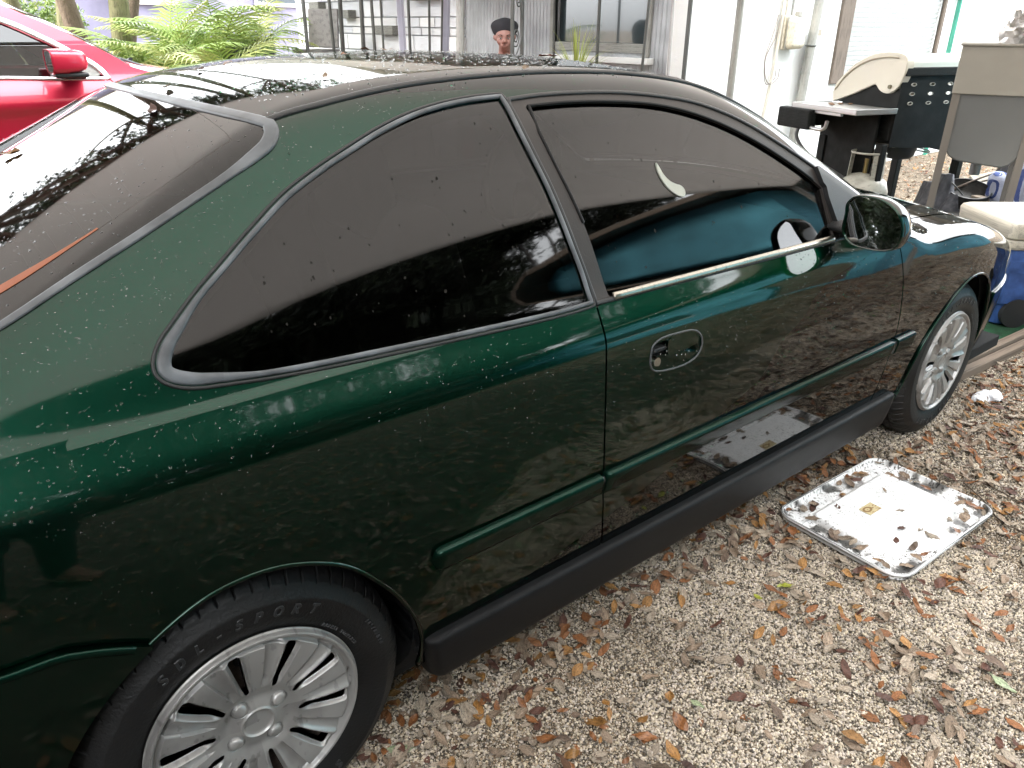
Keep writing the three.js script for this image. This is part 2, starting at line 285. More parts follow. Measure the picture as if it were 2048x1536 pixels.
{
  const H = 2.75, wx0 = 7.52, wx1 = 9.42, wy0 = .92, wy1 = 2.1;
  // long side wall (faces the car) with the slatted window, built round its opening
  const wall = join([box2(5.1, wx0, 0, H, -3.6, -3.4), box2(wx1, 15, 0, H, -3.6, -3.4), box2(wx0, wx1, 0, wy0, -3.6, -3.4), box2(wx0, wx1, wy1, H, -3.6, -3.4)]); mesh('side_wall', wall, W_.white, house);
  mesh('plinth', bx(5.12, 15, 0, .16, -3.4, -3.372, .01), W_.white, house);
  { // porch front (faces the street): boarded part round the dark window, then stone
    const a0 = -3.84, a1 = -5.03, b0 = 1.19, b1 = 2.15;
    mesh('boarded_wall', join([box2(5.1, 5.3, 0, H, a0, -3.6), box2(5.1, 5.3, 0, H, -6.5, a1), box2(5.1, 5.3, 0, b0, a1, a0), box2(5.1, 5.3, b1, H, a1, a0)]), W_.siding, house);
    const w = mesh('porch_window', join([bx(5.075, 5.14, b0 - .03, b1, a1 - .045, a1 + .0), bx(5.075, 5.14, b0 - .03, b1, a0, a0 + .045), bx(5.078, 5.14, b1 - .05, b1, a1, a0), bx(5.078, 5.14, b0, b0 + .075, a1, a0)]), worn([.30, .32, .33]), house);
    mesh('pane', bx(5.16, 5.168, b0, b1, a1, a0, .002), phys([.035, .05, .055], { roughness: .12, clearcoat: 1 }), w); mesh('sill', bx(5.02, 5.12, b0 - .085, b0 - .035, a1 - .09, a0 + .09), W_.white, w);
  }
  const rear = box2(5.105, 5.3, 0, H, -10.8, -6.5); mesh('stone_backing', rear, std([.42, .43, .45], { roughness: .9, bumpMap: rep(T_fine, 3), bumpScale: .003 }), house);
  mesh('rear_wall', join([box2(5.3, 15, 0, H, -10.8, -10.6), box2(14.8, 15, 0, H, -10.6, -3.6)]), W_.white, house);
  mesh('house_roof', bx(4.95, 15.6, H, H + .16, -11.2, -2.95, .02), W_.roof, house); for (const s of [-1, 1]) mesh('roof_slope', tx(rbox(10.6, .1, 4.35, .02), 10.3, H + .85, -7.07 + s * 2.04, s * .34), W_.roof, house);
  mesh('porch_roof', bx(3.97, 5.1, 2.56, 2.6, -10.6, -3.45, .01), W_.roof, house); mesh('fascia', bx(3.8, 3.848, 2.38, 2.85, -10.6, -3.45, .006), worn([.72, .73, .73]), house); mesh('porch_beam', bx(3.85, 3.97, 2.42, 2.56, -10.6, -3.45, .01), W_.white, house); for (const z of [-3.5, -5.9, -8.3, -10.5]) mesh('porch_joist', bx(3.97, 5.1, 2.44, 2.54, z - .04, z + .04, .01), W_.white, house);
  // whitewashed stones in courses, a few grey ones standing proud
  const stoneM = [std([.72, .74, .77], { roughness: .85, bumpMap: rep(T_fine, 2), bumpScale: .004 }), std([.65, .67, .71], { roughness: .85, bumpMap: rep(T_fine, 2), bumpScale: .004 }), std([.76, .77, .78], { roughness: .85, bumpMap: rep(T_fine, 2), bumpScale: .004 })], greyS = worn([.22, .235, .24]);
  const unit = rbox(1, 1, 1, .03); let y = 0; const greys = [[1.336, -8.03, .44, .10], [1.515, -9.05, .30, .10], [1.72, -7.15, .6, .14], [1.62, -9.9, .3, .1], [.8, -8.9, .4, .1]];
  while (y < 2.65) { const h = pick([.085, .11, .15, .19]); let z = -10.75; while (z < -6.5) { const w = Math.min(rr(.22, .75), -6.5 - z + .02); if (w < .06) break; const s = mesh('stone', unit, pick(stoneM), house); s.scale.set(.05 + .03 * rnd(), h - .014, w - .016); s.position.set(5.10, y + h / 2, z + w / 2); z += w; } y += h; }
  for (const [yy, z, w, h] of greys) { const s = mesh('stone', unit, greyS, house); s.scale.set(.2, h, w); s.position.set(5.05, yy, z); }
  // slatted window with its brown jambs
  const sw = mesh('slatted_window', join([bx(wx0 - .2, wx0 + .02, wy0 - .03, wy1 + .1, -3.42, -3.372, .008), bx(wx1 - .0, wx1 + .06, wy0 - .02, wy1 + .1, -3.42, -3.375, .008)]), W_.brown, house);
  mesh('pane', bx(wx0, wx1, wy0, wy1, -3.52, -3.51, .002), phys([.2, .2, .2], { roughness: .2 }), sw);
  for (let k = 0; k < 27; k++) { const g = tx(rbox(wx1 - wx0 - .02, .046, .004, .001), (wx0 + wx1) / 2, wy0 + .02 + k * .044, -3.435, .5); mesh('slat', g, W_.white, sw); }
  mesh('sill', bx(wx0 - .02, wx1 + .02, wy0 - .05, wy0 - .005, -3.46, -3.36), W_.white, sw);
  // service wires and pipes down the corner of the wall
  const pw = std([.66, .66, .64], { roughness: .6, map: rep(T_dirt, 2) });
  mesh('conduit', tube([[6.33, 2.7, -3.37], [6.33, 1.5, -3.37], [6.30, 1.0, -3.37], [6.22, .45, -3.37], [6.2, .1, -3.37]], .016), pw, house); mesh('conduit', tube([[6.42, 2.7, -3.38], [6.4, 1.9, -3.375], [6.38, 1.5, -3.37]], .02), pw, house);
  mesh('conduit', tube([[6.50, 2.7, -3.385], [6.49, 1.6, -3.38], [6.47, 1.48, -3.37]], .011), W_.greyPole, house);
  for (const [a, b, c] of [[6.29, .30, .005], [6.24, .22, .004]]) mesh('wire', tube([[a + .02, 1.5, -3.365], [a - .04, 1.32, -3.36], [a - b * .5, 1.15, -3.355], [a - b * .35, .98, -3.355], [a - .02, .93, -3.36], [a + .09, .98, -3.36], [a + .1, 1.06, -3.365]], c), std([.25, .22, .19]), house);
  mesh('corner_trim', bx(5.085, 5.105, 0, H, -3.42, -3.385, .004), W_.iron, house);
}
{ const g = thing('meter_box', 'off-white rounded plastic meter box under conduits on the wall', 'meter box', [6.47, 1.36, -3.37]);
  const m = worn([.62, .61, .55], { roughness: .5 }); mesh('back_plate', rbox(.24, .28, .03, .012), m, g).position.z = .01; mesh('cover', rbox(.22, .26, .1, .045, 3), m, g).position.set(0, -.005, .07); mesh('cover_seam', rbox(.226, .266, .008, .004), W_.greyPole, g).position.z = .045; mesh('clip', rbox(.05, .05, .05, .01), W_.greyPole, g).position.set(.06, .15, .03); }
{ const g = thing('drain_pipe', 'thick grey drain pipe running down the white wall beside the meter box', 'pipe', [6.66, 0, -3.30]); mesh('pipe', bar([0, 0, 0], [.19, 2.7, 0], .043, .043, 20), W_.greyPole, g); for (const y of [.55, 1.25, 1.95]) mesh('bracket', tx(new THREE.TorusGeometry(.046, .007, 8, 20), y * .07, y, 0, Math.PI / 2), W_.iron, g); }
{ const g = thing('leaning_board', 'white board leaning upright on the wall between the drain pipe and the brown window jamb', 'board', [6.98, 0, -3.33]); mesh('sheet', rbox(.40, 1.42, .018, .004), W_.white, g).position.set(0, .71, .0); mesh('stain', rbox(.09, .06, .0192, .004), worn([.4, .38, .34]), g).position.set(-.1, 1.36, 0.0006); }
{ const g = thing('green_pipe', 'slim green pipe running up the white wall right of the slatted window', 'pipe', [9.72, 0, -3.36]); const m = std([.05, .30, .24], { roughness: .5, map: rep(T_dirt, 3) }); mesh('shaft', bar([0, 0, 0], [0, 2.7, 0], .026, .026, 16), m, g); for (const y of [.9, 1.7]) mesh('clip', new THREE.TorusGeometry(.03, .006, 6, 16).rotateX(Math.PI / 2).translate(0, y, 0), m, g); }
{ const g = thing('green_post', 'short green plastic post standing in the gravel, seen under the sink tub', 'post', [8.9, 0, -2.65]); const m = std([.05, .30, .24], { roughness: .5, map: rep(T_dirt, 3) }); mesh('shaft', bar([0, 0, 0], [.03, .55, 0], .03, .03, 16), m, g); mesh('foot', bar([0, 0, 0], [0, .03, 0], .06, .05, 16), m, g); }
struct('porch_floor', planeUV(bx(3.6, 5.09, 0, .1, -10.6, -3.45, .02), 1), worn([.35, .34, .33]));

// wrought-iron porch supports
function scroll(cx, cy, r, turns, dir, a0) { const p = []; for (let i = 0; i <= 26; i++) { const t = i / 26, a = a0 + dir * t * turns * 2 * Math.PI, q = r * (1 - .78 * t); p.push([cx + q * Math.cos(a), cy + q * Math.sin(a), 0]); } return p; }
function trellis(label, x, z, w, turn, lowScroll) {
  const g = thing('iron_porch_post', label, 'porch post', [x, .1, z], turn, null), H = 2.32;
  for (const s of [-1, 1]) mesh('upright', flatbar([s * w / 2, 0, 0], [s * w / 2, H, 0], .026, .026, [0, 0, 1]), W_.iron, g);
  for (let k = 0; k < 3; k++) { const y0 = lowScroll + k * .52 - .52; const r = w * .36;
    mesh('scroll', tube(scroll(-w * .12, y0 + .16, r, 1.6, 1, -1.9), .0055, 60, 6), W_.iron, g); mesh('scroll', tube(scroll(w * .12, y0 + .42, r * .8, 1.6, -1, 1.9), .0055, 60, 6), W_.iron, g);
    mesh('curl', tube([[w * .5, y0 + .52, 0], [w * .3, y0 + .42, 0], [w * .5, y0 + .2, 0], [w * .1, y0 + .06, 0], [-w * .3, y0, 0], [-w * .5, y0 - .06, 0]], .0055, 40, 6), W_.iron, g); }
  return g;
}
trellis('iron porch post with scrollwork in front of the seated person', 3.95, -4.18, .20, .5, 1.06);
trellis('iron porch post with scrollwork beside the palm leaves, at the porch far end', 3.9, -7.95, .22, 1.2, 1.12);
{ const g = thing('porch_pole', 'stout pale grey pole between the stone wall and the boarded wall', 'pole', [3.93, .1, -4.98]); mesh('shaft', bar([0, 0, 0], [.02, 2.32, .05], .036, .036, 20), W_.greyPole, g); mesh('base', bar([0, 0, 0], [0, .02, 0], .07, .06, 20), W_.greyPole, g); }
const slim = (label, a, b, r, m = W_.iron) => { const g = thing('leaning_rod', label, 'rod', a, 0); mesh('shaft', bar([0, 0, 0], [b[0] - a[0], b[1] - a[1], b[2] - a[2]], r, r, 10), m, g); mesh('tip', new THREE.SphereGeometry(r * 1.02, 10, 6).translate(b[0] - a[0], b[1] - a[1], b[2] - a[2]), m, g); return g; };
slim('dark slim upright at the left edge of the porch window', [4.75, .1, -4.62], [4.75, 2.42, -4.66], .012);
slim('dark slim upright in front of the middle of the porch window', [4.75, .1, -4.08], [4.75, 2.42, -4.08], .014);
slim('dark slim upright at the right edge of the porch window, slightly tilted', [4.75, .1, -3.60], [4.78, 2.42, -3.52], .011);
slim('pale grey slim pole leaning at the porch corner right of the window', [4.95, .1, -3.42], [4.97, 2.42, -3.50], .013, worn([.45, .47, .52]));
slim('dark rod just right of the grey chair back', [4.4, .1, -8.25], [4.4, 2.4, -8.34], .02);
slim('thick dark rod left of the first grey stone block', [4.4, .1, -8.10], [4.4, 2.4, -8.0], .026);
slim('dark grey rod between the two grey stone blocks', [4.4, .1, -7.58], [4.4, 2.4, -7.5], .024);
slim('leaning grey rod touching the left end of the middle grey stone block', [4.4, .1, -7.26], [4.4, 2.4, -7.31], .018);
slim('thin dark rod over the middle grey stone block', [4.4, .1, -7.08], [4.4, 2.4, -7.1], .012);
slim('black rod right of the middle grey stone block', [4.4, .1, -6.54], [4.4, 2.4, -6.52], .016);
slim('dark rod leaning outwards beside the upper grey stone block', [4.4, .1, -6.2], [4.4, 2.4, -6.1], .013);
slim('second dark rod crossing behind the upper grey stone block', [4.5, .1, -6.18], [4.5, 2.4, -5.98], .011);
for (const [z, l, lean] of [[-7.0, 'narrow pale plastic strip standing beside the thin dark rod', .08], [-6.3, 'narrow pale plastic strip leaning under the upper grey stone block', -.22]]) { const g = thing('plastic_strip', l, 'strip', [4.62, .1, z]); mesh('strip', flatbar([0, 0, 0], [0, 2.2, -lean], .006, .09, [0, 0, 1]), std([.62, .62, .72], { roughness: .4 }), g); mesh('edge', flatbar([-.004, 0, .045], [-.004, 2.2, .045 - lean], .004, .01, [0, 0, 1]), std([.45, .45, .55], { roughness: .4 }), g); }
{ // tall grey chair at the porch end
  const g = thing('tall_chair', 'tall grey plastic chair with slim legs at the far end of the porch', 'chair', [4.25, .1, -8.45], -1.0), m = worn([.20, .205, .23], { roughness: .5 });
  mesh('seat', tx(rbox(.42, .04, .42, .015), 0, 1.0, 0), m, g); mesh('backrest', tx(rbox(.42, .44, .03, .014, 2), 0, 1.25, -.2, -.12), m, g); mesh('apron', tx(rbox(.36, .05, .36, .01), 0, .96, 0), worn([.5, .5, .54]), g);
  for (const sx of [-1, 1]) for (const sz of [-1, 1]) mesh('leg', bar([sx * .22, 0, sz * .22], [sx * .17, .98, sz * .17], .014, .014, 8), m, g);
}
// spiky potted plant under the window
{ const g = thing('potted_plant', 'yellow-green spiky potted plant standing below the porch window', 'plant', [4.55, .1, -4.12]); const pot = new THREE.LatheGeometry([[0, 0], [.09, 0], [.12, .22], [.13, .24], [.11, .24], [.1, .2]].map(([a, b]) => new THREE.Vector2(a, b)), 24); mesh('stand', join([rbox(.3, .04, .3, .01).translate(0, .56, 0), ...[[-1, -1], [1, -1], [-1, 1], [1, 1]].map(([a, b]) => rbox(.03, .54, .03, .006).translate(a * .12, .27, b * .12))]), W_.brown, g); mesh('pot', pot.translate(0, .58, 0), worn([.32, .14, .08]), g);
  const lm = phys([.34, .40, .08], { transmission: .3, roughness: .8 }), lm2 = phys([.42, .46, .14], { transmission: .3, roughness: .8 });
  for (let k = 0; k < 64; k++) { const a = rr(0, 6.28), t = rr(.05, .85), l = rr(.36, .6), b = .009, P = [], N = []; for (let i = 0; i <= 6; i++) { const s = i / 6, e = 1.5 - t * (.35 + .75 * s); P.push(V(Math.cos(a) * Math.cos(e) * l * s * 1.0, .78 + Math.sin(e) * l * s, Math.sin(a) * Math.cos(e) * l * s)); N.push(V(-Math.cos(a) * Math.sin(e), Math.cos(e), -Math.sin(a) * Math.sin(e))); } mesh('leaf_blade', sweep(P, N, [[-b, .002], [0, 0], [b, .002]], false, (i) => 1.05 - i / 6, false), rnd() < .5 ? lm : lm2, g); } }
// ---------------------------------------------------------------- the green coupe
const M = {};
M.paint = phys([0.0042, 0.036, 0.022], { metalness: 1, roughness: 0.32, specularColor: L(.03, .1, .07), clearcoat: 0.85, clearcoatRoughness: 0.04 });
M.mould = phys([0.0045, 0.034, 0.022], { metalness: 1, roughness: 0.5, specularColor: L(.03, .1, .07), clearcoat: 0.4, clearcoatRoughness: 0.12 });
M.trim = std([0.022, 0.024, 0.026], { roughness: 0.45, side: THREE.DoubleSide, bumpMap: rep(T_fine, 30), bumpScale: 0.0003 });
M.rubber = phys([0.009, 0.0095, 0.0105], { specularIntensity: .45, roughness: 0.5, side: THREE.DoubleSide, bumpMap: rep(T_fine, 20), bumpScale: 0.0003 });
M.greyRubber = std([0.24, 0.27, 0.30], { roughness: 0.4, side: THREE.DoubleSide, map: rep(T_blot, 3) });
M.black = std([0.006, 0.006, 0.006], { roughness: 0.9, side: THREE.DoubleSide });
M.cloth = std([0.03, 0.03, 0.032], { roughness: 1 });
M.tint = new THREE.MeshPhysicalMaterial({ color: L(0.10, 0.095, 0.095), roughness: 0.03, transmission: 1, thickness: 0, ior: 1.5, side: THREE.DoubleSide });
M.clear = new THREE.MeshPhysicalMaterial({ color: L(0.75, 0.82, 0.8), roughness: 0, transmission: 1, thickness: 0, ior: 1.5, side: THREE.DoubleSide });
M.mirror = std([0.82, 0.83, 0.84], { metalness: 1, roughness: 0.02 });
M.chrome = std([0.5, 0.5, 0.49], { metalness: 1, roughness: 0.3, map: rep(T_dirt, 4) });
M.sash = std([0.035, 0.03, 0.028], { roughness: 0.5, side: THREE.DoubleSide, bumpMap: rep(T_fine, 20), bumpScale: 0.0003 });

const car = thing('green_coupe', 'dark green two-door coupe with tinted windows, wet with raindrops, filling the picture', 'car');
const MID = KV * Math.PI / 2;
// window openings and panel seams on the right flank (metres along and up the flank)
const qTop = [[.054, .927], [.013, .932], [-.015, .942], [-.025, .953], [-.024, .965], [-.01, .985], [.015, 1.005], [.058, 1.037], [.107, 1.069], [.168, 1.109], [.241, 1.154], [.313, 1.187], [.378, 1.212], [.453, 1.238], [.53, 1.258], [.602, 1.27], [.675, 1.277], [.75, 1.28]];
const qRight = [[.75, 1.28], [.75, 1.228], [.76, 1.174], [.772, 1.12], [.782, 1.056], [.79, .996], [.797, .948], [.799, .897]];
const qBottom = [[.799, .897], [.727, .896], [.604, .899], [.491, .903], [.388, .907], [.294, .911], [.207, .915], [.127, .92], [.054, .927]];
const qOut = outline([qTop, qRight, qBottom], 8), Q = poly(toV(qOut));
const D = sidePoly([[[.812, .893], [.806, .948], [.799, .996], [.791, 1.056], [.781, 1.12], [.769, 1.174], [.759, 1.228], [.757, 1.274]], [[.757, 1.274], [.862, 1.279], [1.053, 1.276], [1.189, 1.264], [1.331, 1.241], [1.474, 1.194], [1.625, 1.121], [1.786, 1.031], [1.90, .962], [1.945, .925]], [[1.945, .925], [1.93, .9], [1.9, .884]], [[1.9, .884], [1.48, .886], [1.2, .889], [.99, .892], [.812, .893]]]);
const G = sidePoly([[[.852, .899], [.848, .957], [.842, 1.021], [.829, 1.088], [.813, 1.155], [.800, 1.221], [.796, 1.262]], [[.796, 1.262], [.906, 1.264], [1.035, 1.26], [1.17, 1.248], [1.274, 1.228], [1.38, 1.196], [1.491, 1.151], [1.606, 1.093], [1.683, 1.048], [1.732, 1.012]], [[1.732, 1.012], [1.726, .975], [1.722, .932], [1.718, .892]], [[1.718, .892], [1.48, .893], [1.2, .896], [.99, .899], [.852, .899]]]);
const doorP = sidePoly([[[.81, .892], [.802, .844], [.797, .784], [.796, .70], [.799, .60], [.806, .51], [.822, .40], [.846, .262]], [[.846, .262], [2.085, .262]], [[2.085, .262], [2.097, .369], [2.101, .495], [2.097, .58], [2.066, .718], [2.033, .797], [2.005, .857], [1.975, .905]], [[1.975, .905], [1.93, .89], [1.9, .884], [1.48, .886], [1.2, .889], [.99, .892], [.81, .892]]]);
const fenderSeam = mono([[.2, 2.08], [.369, 2.097], [.495, 2.101], [.58, 2.097], [.718, 2.066], [.797, 2.033], [.857, 2.005], [.93, 1.97], [1.0, 1.955], [1.2, 1.95]].map(([y, x]) => [y, x]));
const handleP = sidePoly([[[.932, .765], [.937, .782], [.957, .793], [1.023, .794], [1.082, .786], [1.104, .765], [1.106, .742], [1.092, .724], [1.053, .713], [.968, .718], [.940, .728], [.931, .745], [.932, .765]]]);
const arch = (cx) => { const c = [[.33, .18], [.337, .256], [.325, .34], [.302, .40], [.262, .472], [.187, .563], [.135, .598], [.07, .623], [.01, .63], [-.06, .62], [-.15, .573], [-.218, .515], [-.277, .436], [-.312, .34], [-.32, .18]]; return sidePoly([c.map(([x, y]) => [x + cx, y]), [[cx - .32, .18], [cx + .33, .18]]]); };
const archR = arch(0), archF = arch(2.615);
// upper edge of the flank: deck edge, rear window, roof gutter, windscreen pillar, bonnet gap
const glassEdge = [[-.30, .992], [-.198, 1.031], [-.098, 1.075], [-.018, 1.109], [.069, 1.147], [.164, 1.189], [.216, 1.213], [.247, 1.229], [.265, 1.245], [.271, 1.259]];
const topEdge = mono([[-.98, vTop(-.97, .60)], [-.7, vTop(-.7, .63)], [-.42, vTop(-.42, .67)], [-.34, vTop(-.34, .69)], ...glassEdge.slice(1, 8).map(([x, y]) => [x, vSide(x, y)]), [.268, vTop(.268, .515)], [.371, vTop(.371, .512)], [.492, vTop(.492, .50)], [.611, vTop(.611, .49)], [.751, vTop(.751, .484)], [.922, vTop(.922, .48)], [1.109, vTop(1.109, .483)], [1.25, vTop(1.25, .495)], [1.40, vTop(1.40, .505)], [1.6, vTop(1.6, .545)], [1.8, vTop(1.8, .595)], [2.0, vTop(2.0, .645)], [2.2, vTop(2.2, .695)], [2.3, vTop(2.3, .70)], [2.6, vTop(2.6, .70)], [3.0, vTop(3.0, .665)], [3.2, vTop(3.2, .61)], [3.4, vTop(3.38, .5)]]);
const bumperSeam = mono([[-1.05, .58], [-.7, .62], [-.42, .645], [-.316, .632], [-.25, .63], [-.188, .607], [-.12, .575]]);
const vBumper = mono(Array.from({ length: 20 }, (_, i) => { const x = -1 + i * .0465; return [x, vSide(x, bumperSeam(x))]; }));
const yv = (x, v) => { const q = skin(x, v); return q.p.y; };
const V0 = KV * Math.atan2(.2 - YC, .8);
const BOX = [-.985, 3.40, V0 - .02, KV * Math.PI / 2];
const seamX = (v) => { // fender seam as x over the panel coordinate
  let x = 2.05; for (let i = 0; i < 3; i++) x = fenderSeam(yv(x, v)); return x; };
const seamT = mono(Array.from({ length: 40 }, (_, i) => { const v = V0 + i * .022; return [v, seamX(v)]; }));
const lampP = sidePoly([[[3.02, .60], [3.1, .645], [3.22, .645], [3.33, .60]], [[3.33, .60], [3.345, .54], [3.33, .50]], [[3.33, .50], [3.2, .515], [3.08, .535], [3.02, .60]]]);
const noseP = (x, v) => Math.max(2.93 - x, v - vNose(x));
const vNose = mono(Array.from({ length: 8 }, (_, i) => { const x = 2.85 + i * .075; return [x, vSide(x, .495)]; }));
const base = (x, v) => Math.max(v - topEdge(x), V0 - v);
const gap = .0024;
{
  const lipIn = (p, n) => V(0, 0, n.z > 0 ? -1 : 1).addScaledVector(n, -.3).normalize();
  const flare = (x, v) => { const d = Math.min(archR(x, v), archF(x, v)); return d < .03 ? .006 * (1 - d / .03) ** 2 : 0; };
  const quarter = panel([-.985, 2.06, V0, MID * .82], (x, v) => Math.max(base(x, v), -D(x, v), gap - doorP(x, v), -Q(x, v) - .004, x - seamT(v) + gap, -archR(x, v), x < -.05 ? vBumper(x) + .0010 - v : -1, x > .3 && x < .9 ? -1 : -1), { off: flare, d: .008 });
  const door = panel([.78, 2.12, vSide(1.4, .262), vSide(1.4, .93)], (x, v) => Math.max(doorP(x, v) + gap, -D(x, v), -handleP(x, v)), { d: .008 });
  const fender = panel([1.93, 3.40, V0, MID * .75], (x, v) => Math.max(base(x, v), seamT(v) + gap - x, -archF(x, v), -lampP(x, v), -noseP(x, v) + gap, -D(x, v), gap - doorP(x, v)), { off: flare });
  const rearBumper = panel([-.985, 0, V0 - .08, MID * .5], (x, v) => Math.max(v - vBumper(x) + .0010, -archR(x, v)), { off: (x, v) => .010 + flare(x, v), lip: .02, d: .006 });
  const frontBumper = panel([2.9, 3.40, V0 - .08, MID * .5], (x, v) => Math.max(noseP(x, v), -archF(x, v)), { off: .008, lip: .02 });
  const frame = panel([.74, 1.96, vSide(1.3, .87), vSide(1.0, 1.3)], (x, v) => Math.max(D(x, v) + .002, -G(x, v)), { d: .005, lip: .014, off: -.001 });
  const pane = panel([.78, 1.75, vSide(1.3, .88), vSide(1.0, 1.285)], (x, v) => G(x, v) - .006, { lip: 0, off: -.008, d: .012 });
  const qPane = panel([-.04, .82, vSide(.4, .88), vSide(.7, 1.30)], (x, v) => Q(x, v) - .001, { lip: 0, off: -.003, d: .012 });
  const lamp = panel([3.0, 3.37, vSide(3.1, .49), vSide(3.1, .66)], (x, v) => lampP(x, v) + .002, { d: .006, off: .001 });
  const M_lamp = phys([0.62, 0.6, 0.45], { roughness: .15, clearcoat: 1 });
  const two = (name, g, m) => { const a = mesh(name, g, m, car); mesh(name, mirrored(g), m, car); return a; };
  two('quarter_panel', quarter, M.paint); const doorM = two('door', door, M.paint); two('fender', fender, M.paint); two('bumper_corner', rearBumper, M.paint); two('front_bumper_corner', frontBumper, M.paint);
  two('window_frame', frame, M.sash); const doorGlass = two('door_window', pane, M.tint); two('quarter_window', qPane, M.tint); two('headlight', lamp, M_lamp);
  // dried smudges on the glass
  { const sp = []; for (let k = 0; k < 90; k++) { const qw = k < 60; let x, v; do { x = qw ? rr(.05, .78) : rr(.85, 1.6); v = qw ? rr(vSide(x, .93), vSide(x, 1.27)) : rr(vSide(x, .93), vSide(x, 1.24)); } while ((qw ? Q : G)(x, v) > -.025); const q = skin(x, v, qw ? -.0027 : -.0077), r = rr(.0007, .0022) * (rnd() < .1 ? 1.6 : 1), g = new THREE.CircleGeometry(r, 9), p = g.attributes.position; for (let i = 1; i < p.count; i++) { const s = .6 + .7 * hash(i, k, 7); p.setXYZ(i, p.getX(i) * s, p.getY(i) * s * 1.5, 0); } p.setXYZ(p.count - 1, p.getX(1), p.getY(1), 0); g.applyQuaternion(new THREE.Quaternion().setFromUnitVectors(V(0, 0, 1), q.n)).translate(q.p.x, q.p.y, q.p.z); sp.push(g); } const s = mesh('smudges', join(sp), std([.012, .010, .008], { roughness: .9, side: THREE.DoubleSide }), car); s.userData.kind = 'stuff'; }
  // grey rubber round the quarter window, wider at its rear corner
  {
    const pts = qOut.map(([x, y]) => [x + 0, y]), P = [], N = []; const c = [.45, 1.05];
    for (const [x, y] of pts) { const q = skinSide(x, y); P.push(q.p); N.push(q.n); }
    const wid = (i) => { const [x, y] = pts[i]; return x < .14 && y < 1.09 ? lerp(2.2, 1, sstep(.0, .14, Math.hypot(x + .02, y - .94))) : 1; };
    const P2 = P.map((p, i) => { const t = P[(i + 1) % P.length].clone().sub(P[(i - 1 + P.length) % P.length]).normalize(), x = N[i].clone().cross(t); return p.clone().addScaledVector(x, wid(i) > 1 ? -(wid(i) - 1) * .005 : 0); });
    const g = sweep(P2, N, halfRound(.0098, .005), true, wid); two('window_trim', g, M.greyRubber);
    const g2 = sweep(P.map((p, i) => { const t = P[(i + 1) % P.length].clone().sub(P[(i - 1 + P.length) % P.length]).normalize(); return p.clone().addScaledVector(N[i].clone().cross(t), .009); }), N, halfRound(.006, .003), true); two('window_seal', g2, M.trim);
  }
  // black gutter strips along the roof, down the windscreen pillar
  { const pts = []; for (let x = .272; x < 2.2; x += .02) pts.push([x, topEdge(x)]); const [P, N] = along(pts, -.002); two('gutter_strip', sweep(P, N, halfRound(.016, .007)), M.trim); }
  // door frame seal, outer line of the frame
  { const pts = D.pts.filter((_, i) => i % 3 === 0), [P, N] = along(pts, -.001); two('frame_seal', sweep(P, N, halfRound(.011, .005), true), M.trim); }
  { const pts = G.pts.filter(([x, v]) => v > vSide(x, .93) && x < 1.72 && x > .8 ).filter((_, i) => i % 2 === 0), [P, N] = along(pts.filter(([x, v]) => v > vSide(1.68, 1.03) && v > vSide(x, 1.02)), -.002); two('glass_channel', sweep(P, N, halfRound(.008, .004)), M.rubber); }
  // sill weatherstrip under the door glass
  { const pts = []; for (let x = .862; x < 1.72; x += .02) pts.push([x, vSide(x, lerp(.897, .890, (x - .862) / .86))]); const [P, N] = along(pts, .001); two('belt_strip', sweep(P, N, halfRound(.017, .008)), M.chrome); }
  // body side mouldings
  const moulding = (x0, x1, round0, round1, drop = 0) => {
    const P = [], N = [], W = [], n = 60; for (let i = 0; i <= n; i++) { const x = lerp(x0, x1, i / n), q = skinSide(x, .492 - drop * (x - .3), -.002); P.push(q.p); N.push(q.n); const a = Math.min((x - x0) / .022, 1), b = Math.min((x1 - x) / .022, 1); W.push(Math.max(.05, Math.min(round0 ? Math.sqrt(1 - (1 - a) ** 2) : 1, round1 ? Math.sqrt(1 - (1 - b) ** 2) : 1))); }
    return sweep(P, N, [[-.0265, 0], [-.026, .009], [-.0235, .0135], [-.018, .0155], [.013, .0185], [.0195, .0175], [.0245, .0135], [.0262, .006], [.0265, 0]], false, (i) => W[i]);
  };
  two('side_moulding', moulding(.352, .797, true, false), M.mould); two('side_moulding', moulding(.806, 2.092, false, false), M.mould); two('side_moulding', moulding(2.104, 2.238, false, true), M.mould);
  // black sill cladding
  {
    const prof = [[.818, .290], [.834, .2895], [.8435, .286], [.8475, .279], [.8475, .262], [.845, .232], [.8415, .203], [.837, .180], [.830, .167], [.816, .159], [.77, .152], [.70, .152], [.70, .290]];
    const rings = []; const xs = [.335, .345]; for (let x = .36; x < 2.2; x += .06) xs.push(x); xs.push(2.2, 2.215);
    for (const x of xs) { const k = planLine(x) * (x < .345 ? .972 : x < .36 ? .992 : 1); rings.push(prof.map(([w, y]) => V(x + (x < .5 ? (.29 - y) * .22 * (1 - (x - .335) / .165) : x > 2.1 ? -(.29 - y) * .2 : 0), y, ZC + w * k))); }
    const g = loft(rings); const c = g; two('side_skirt', c, M.rubber);
  }
  // rounded ledge along the top of the rear bumper
  { const pts = []; for (let x = -.98; x < -.15; x += .02) pts.push([x, vBumper(x) - .0075]); const [P, N] = along(pts, .009); two('bumper_ledge', sweep(P, N, halfRound(.013, .005)), M.mould); }
  // rolled lips of the wheel arches
  for (const A of [archR, archF]) { const pts = A.pts.filter(([x, v]) => v > vSide(x, .215)), [P, N] = along(pts, .002); two('arch_lip', sweep(P, N, halfRound(.009, .006), false), M.paint); }
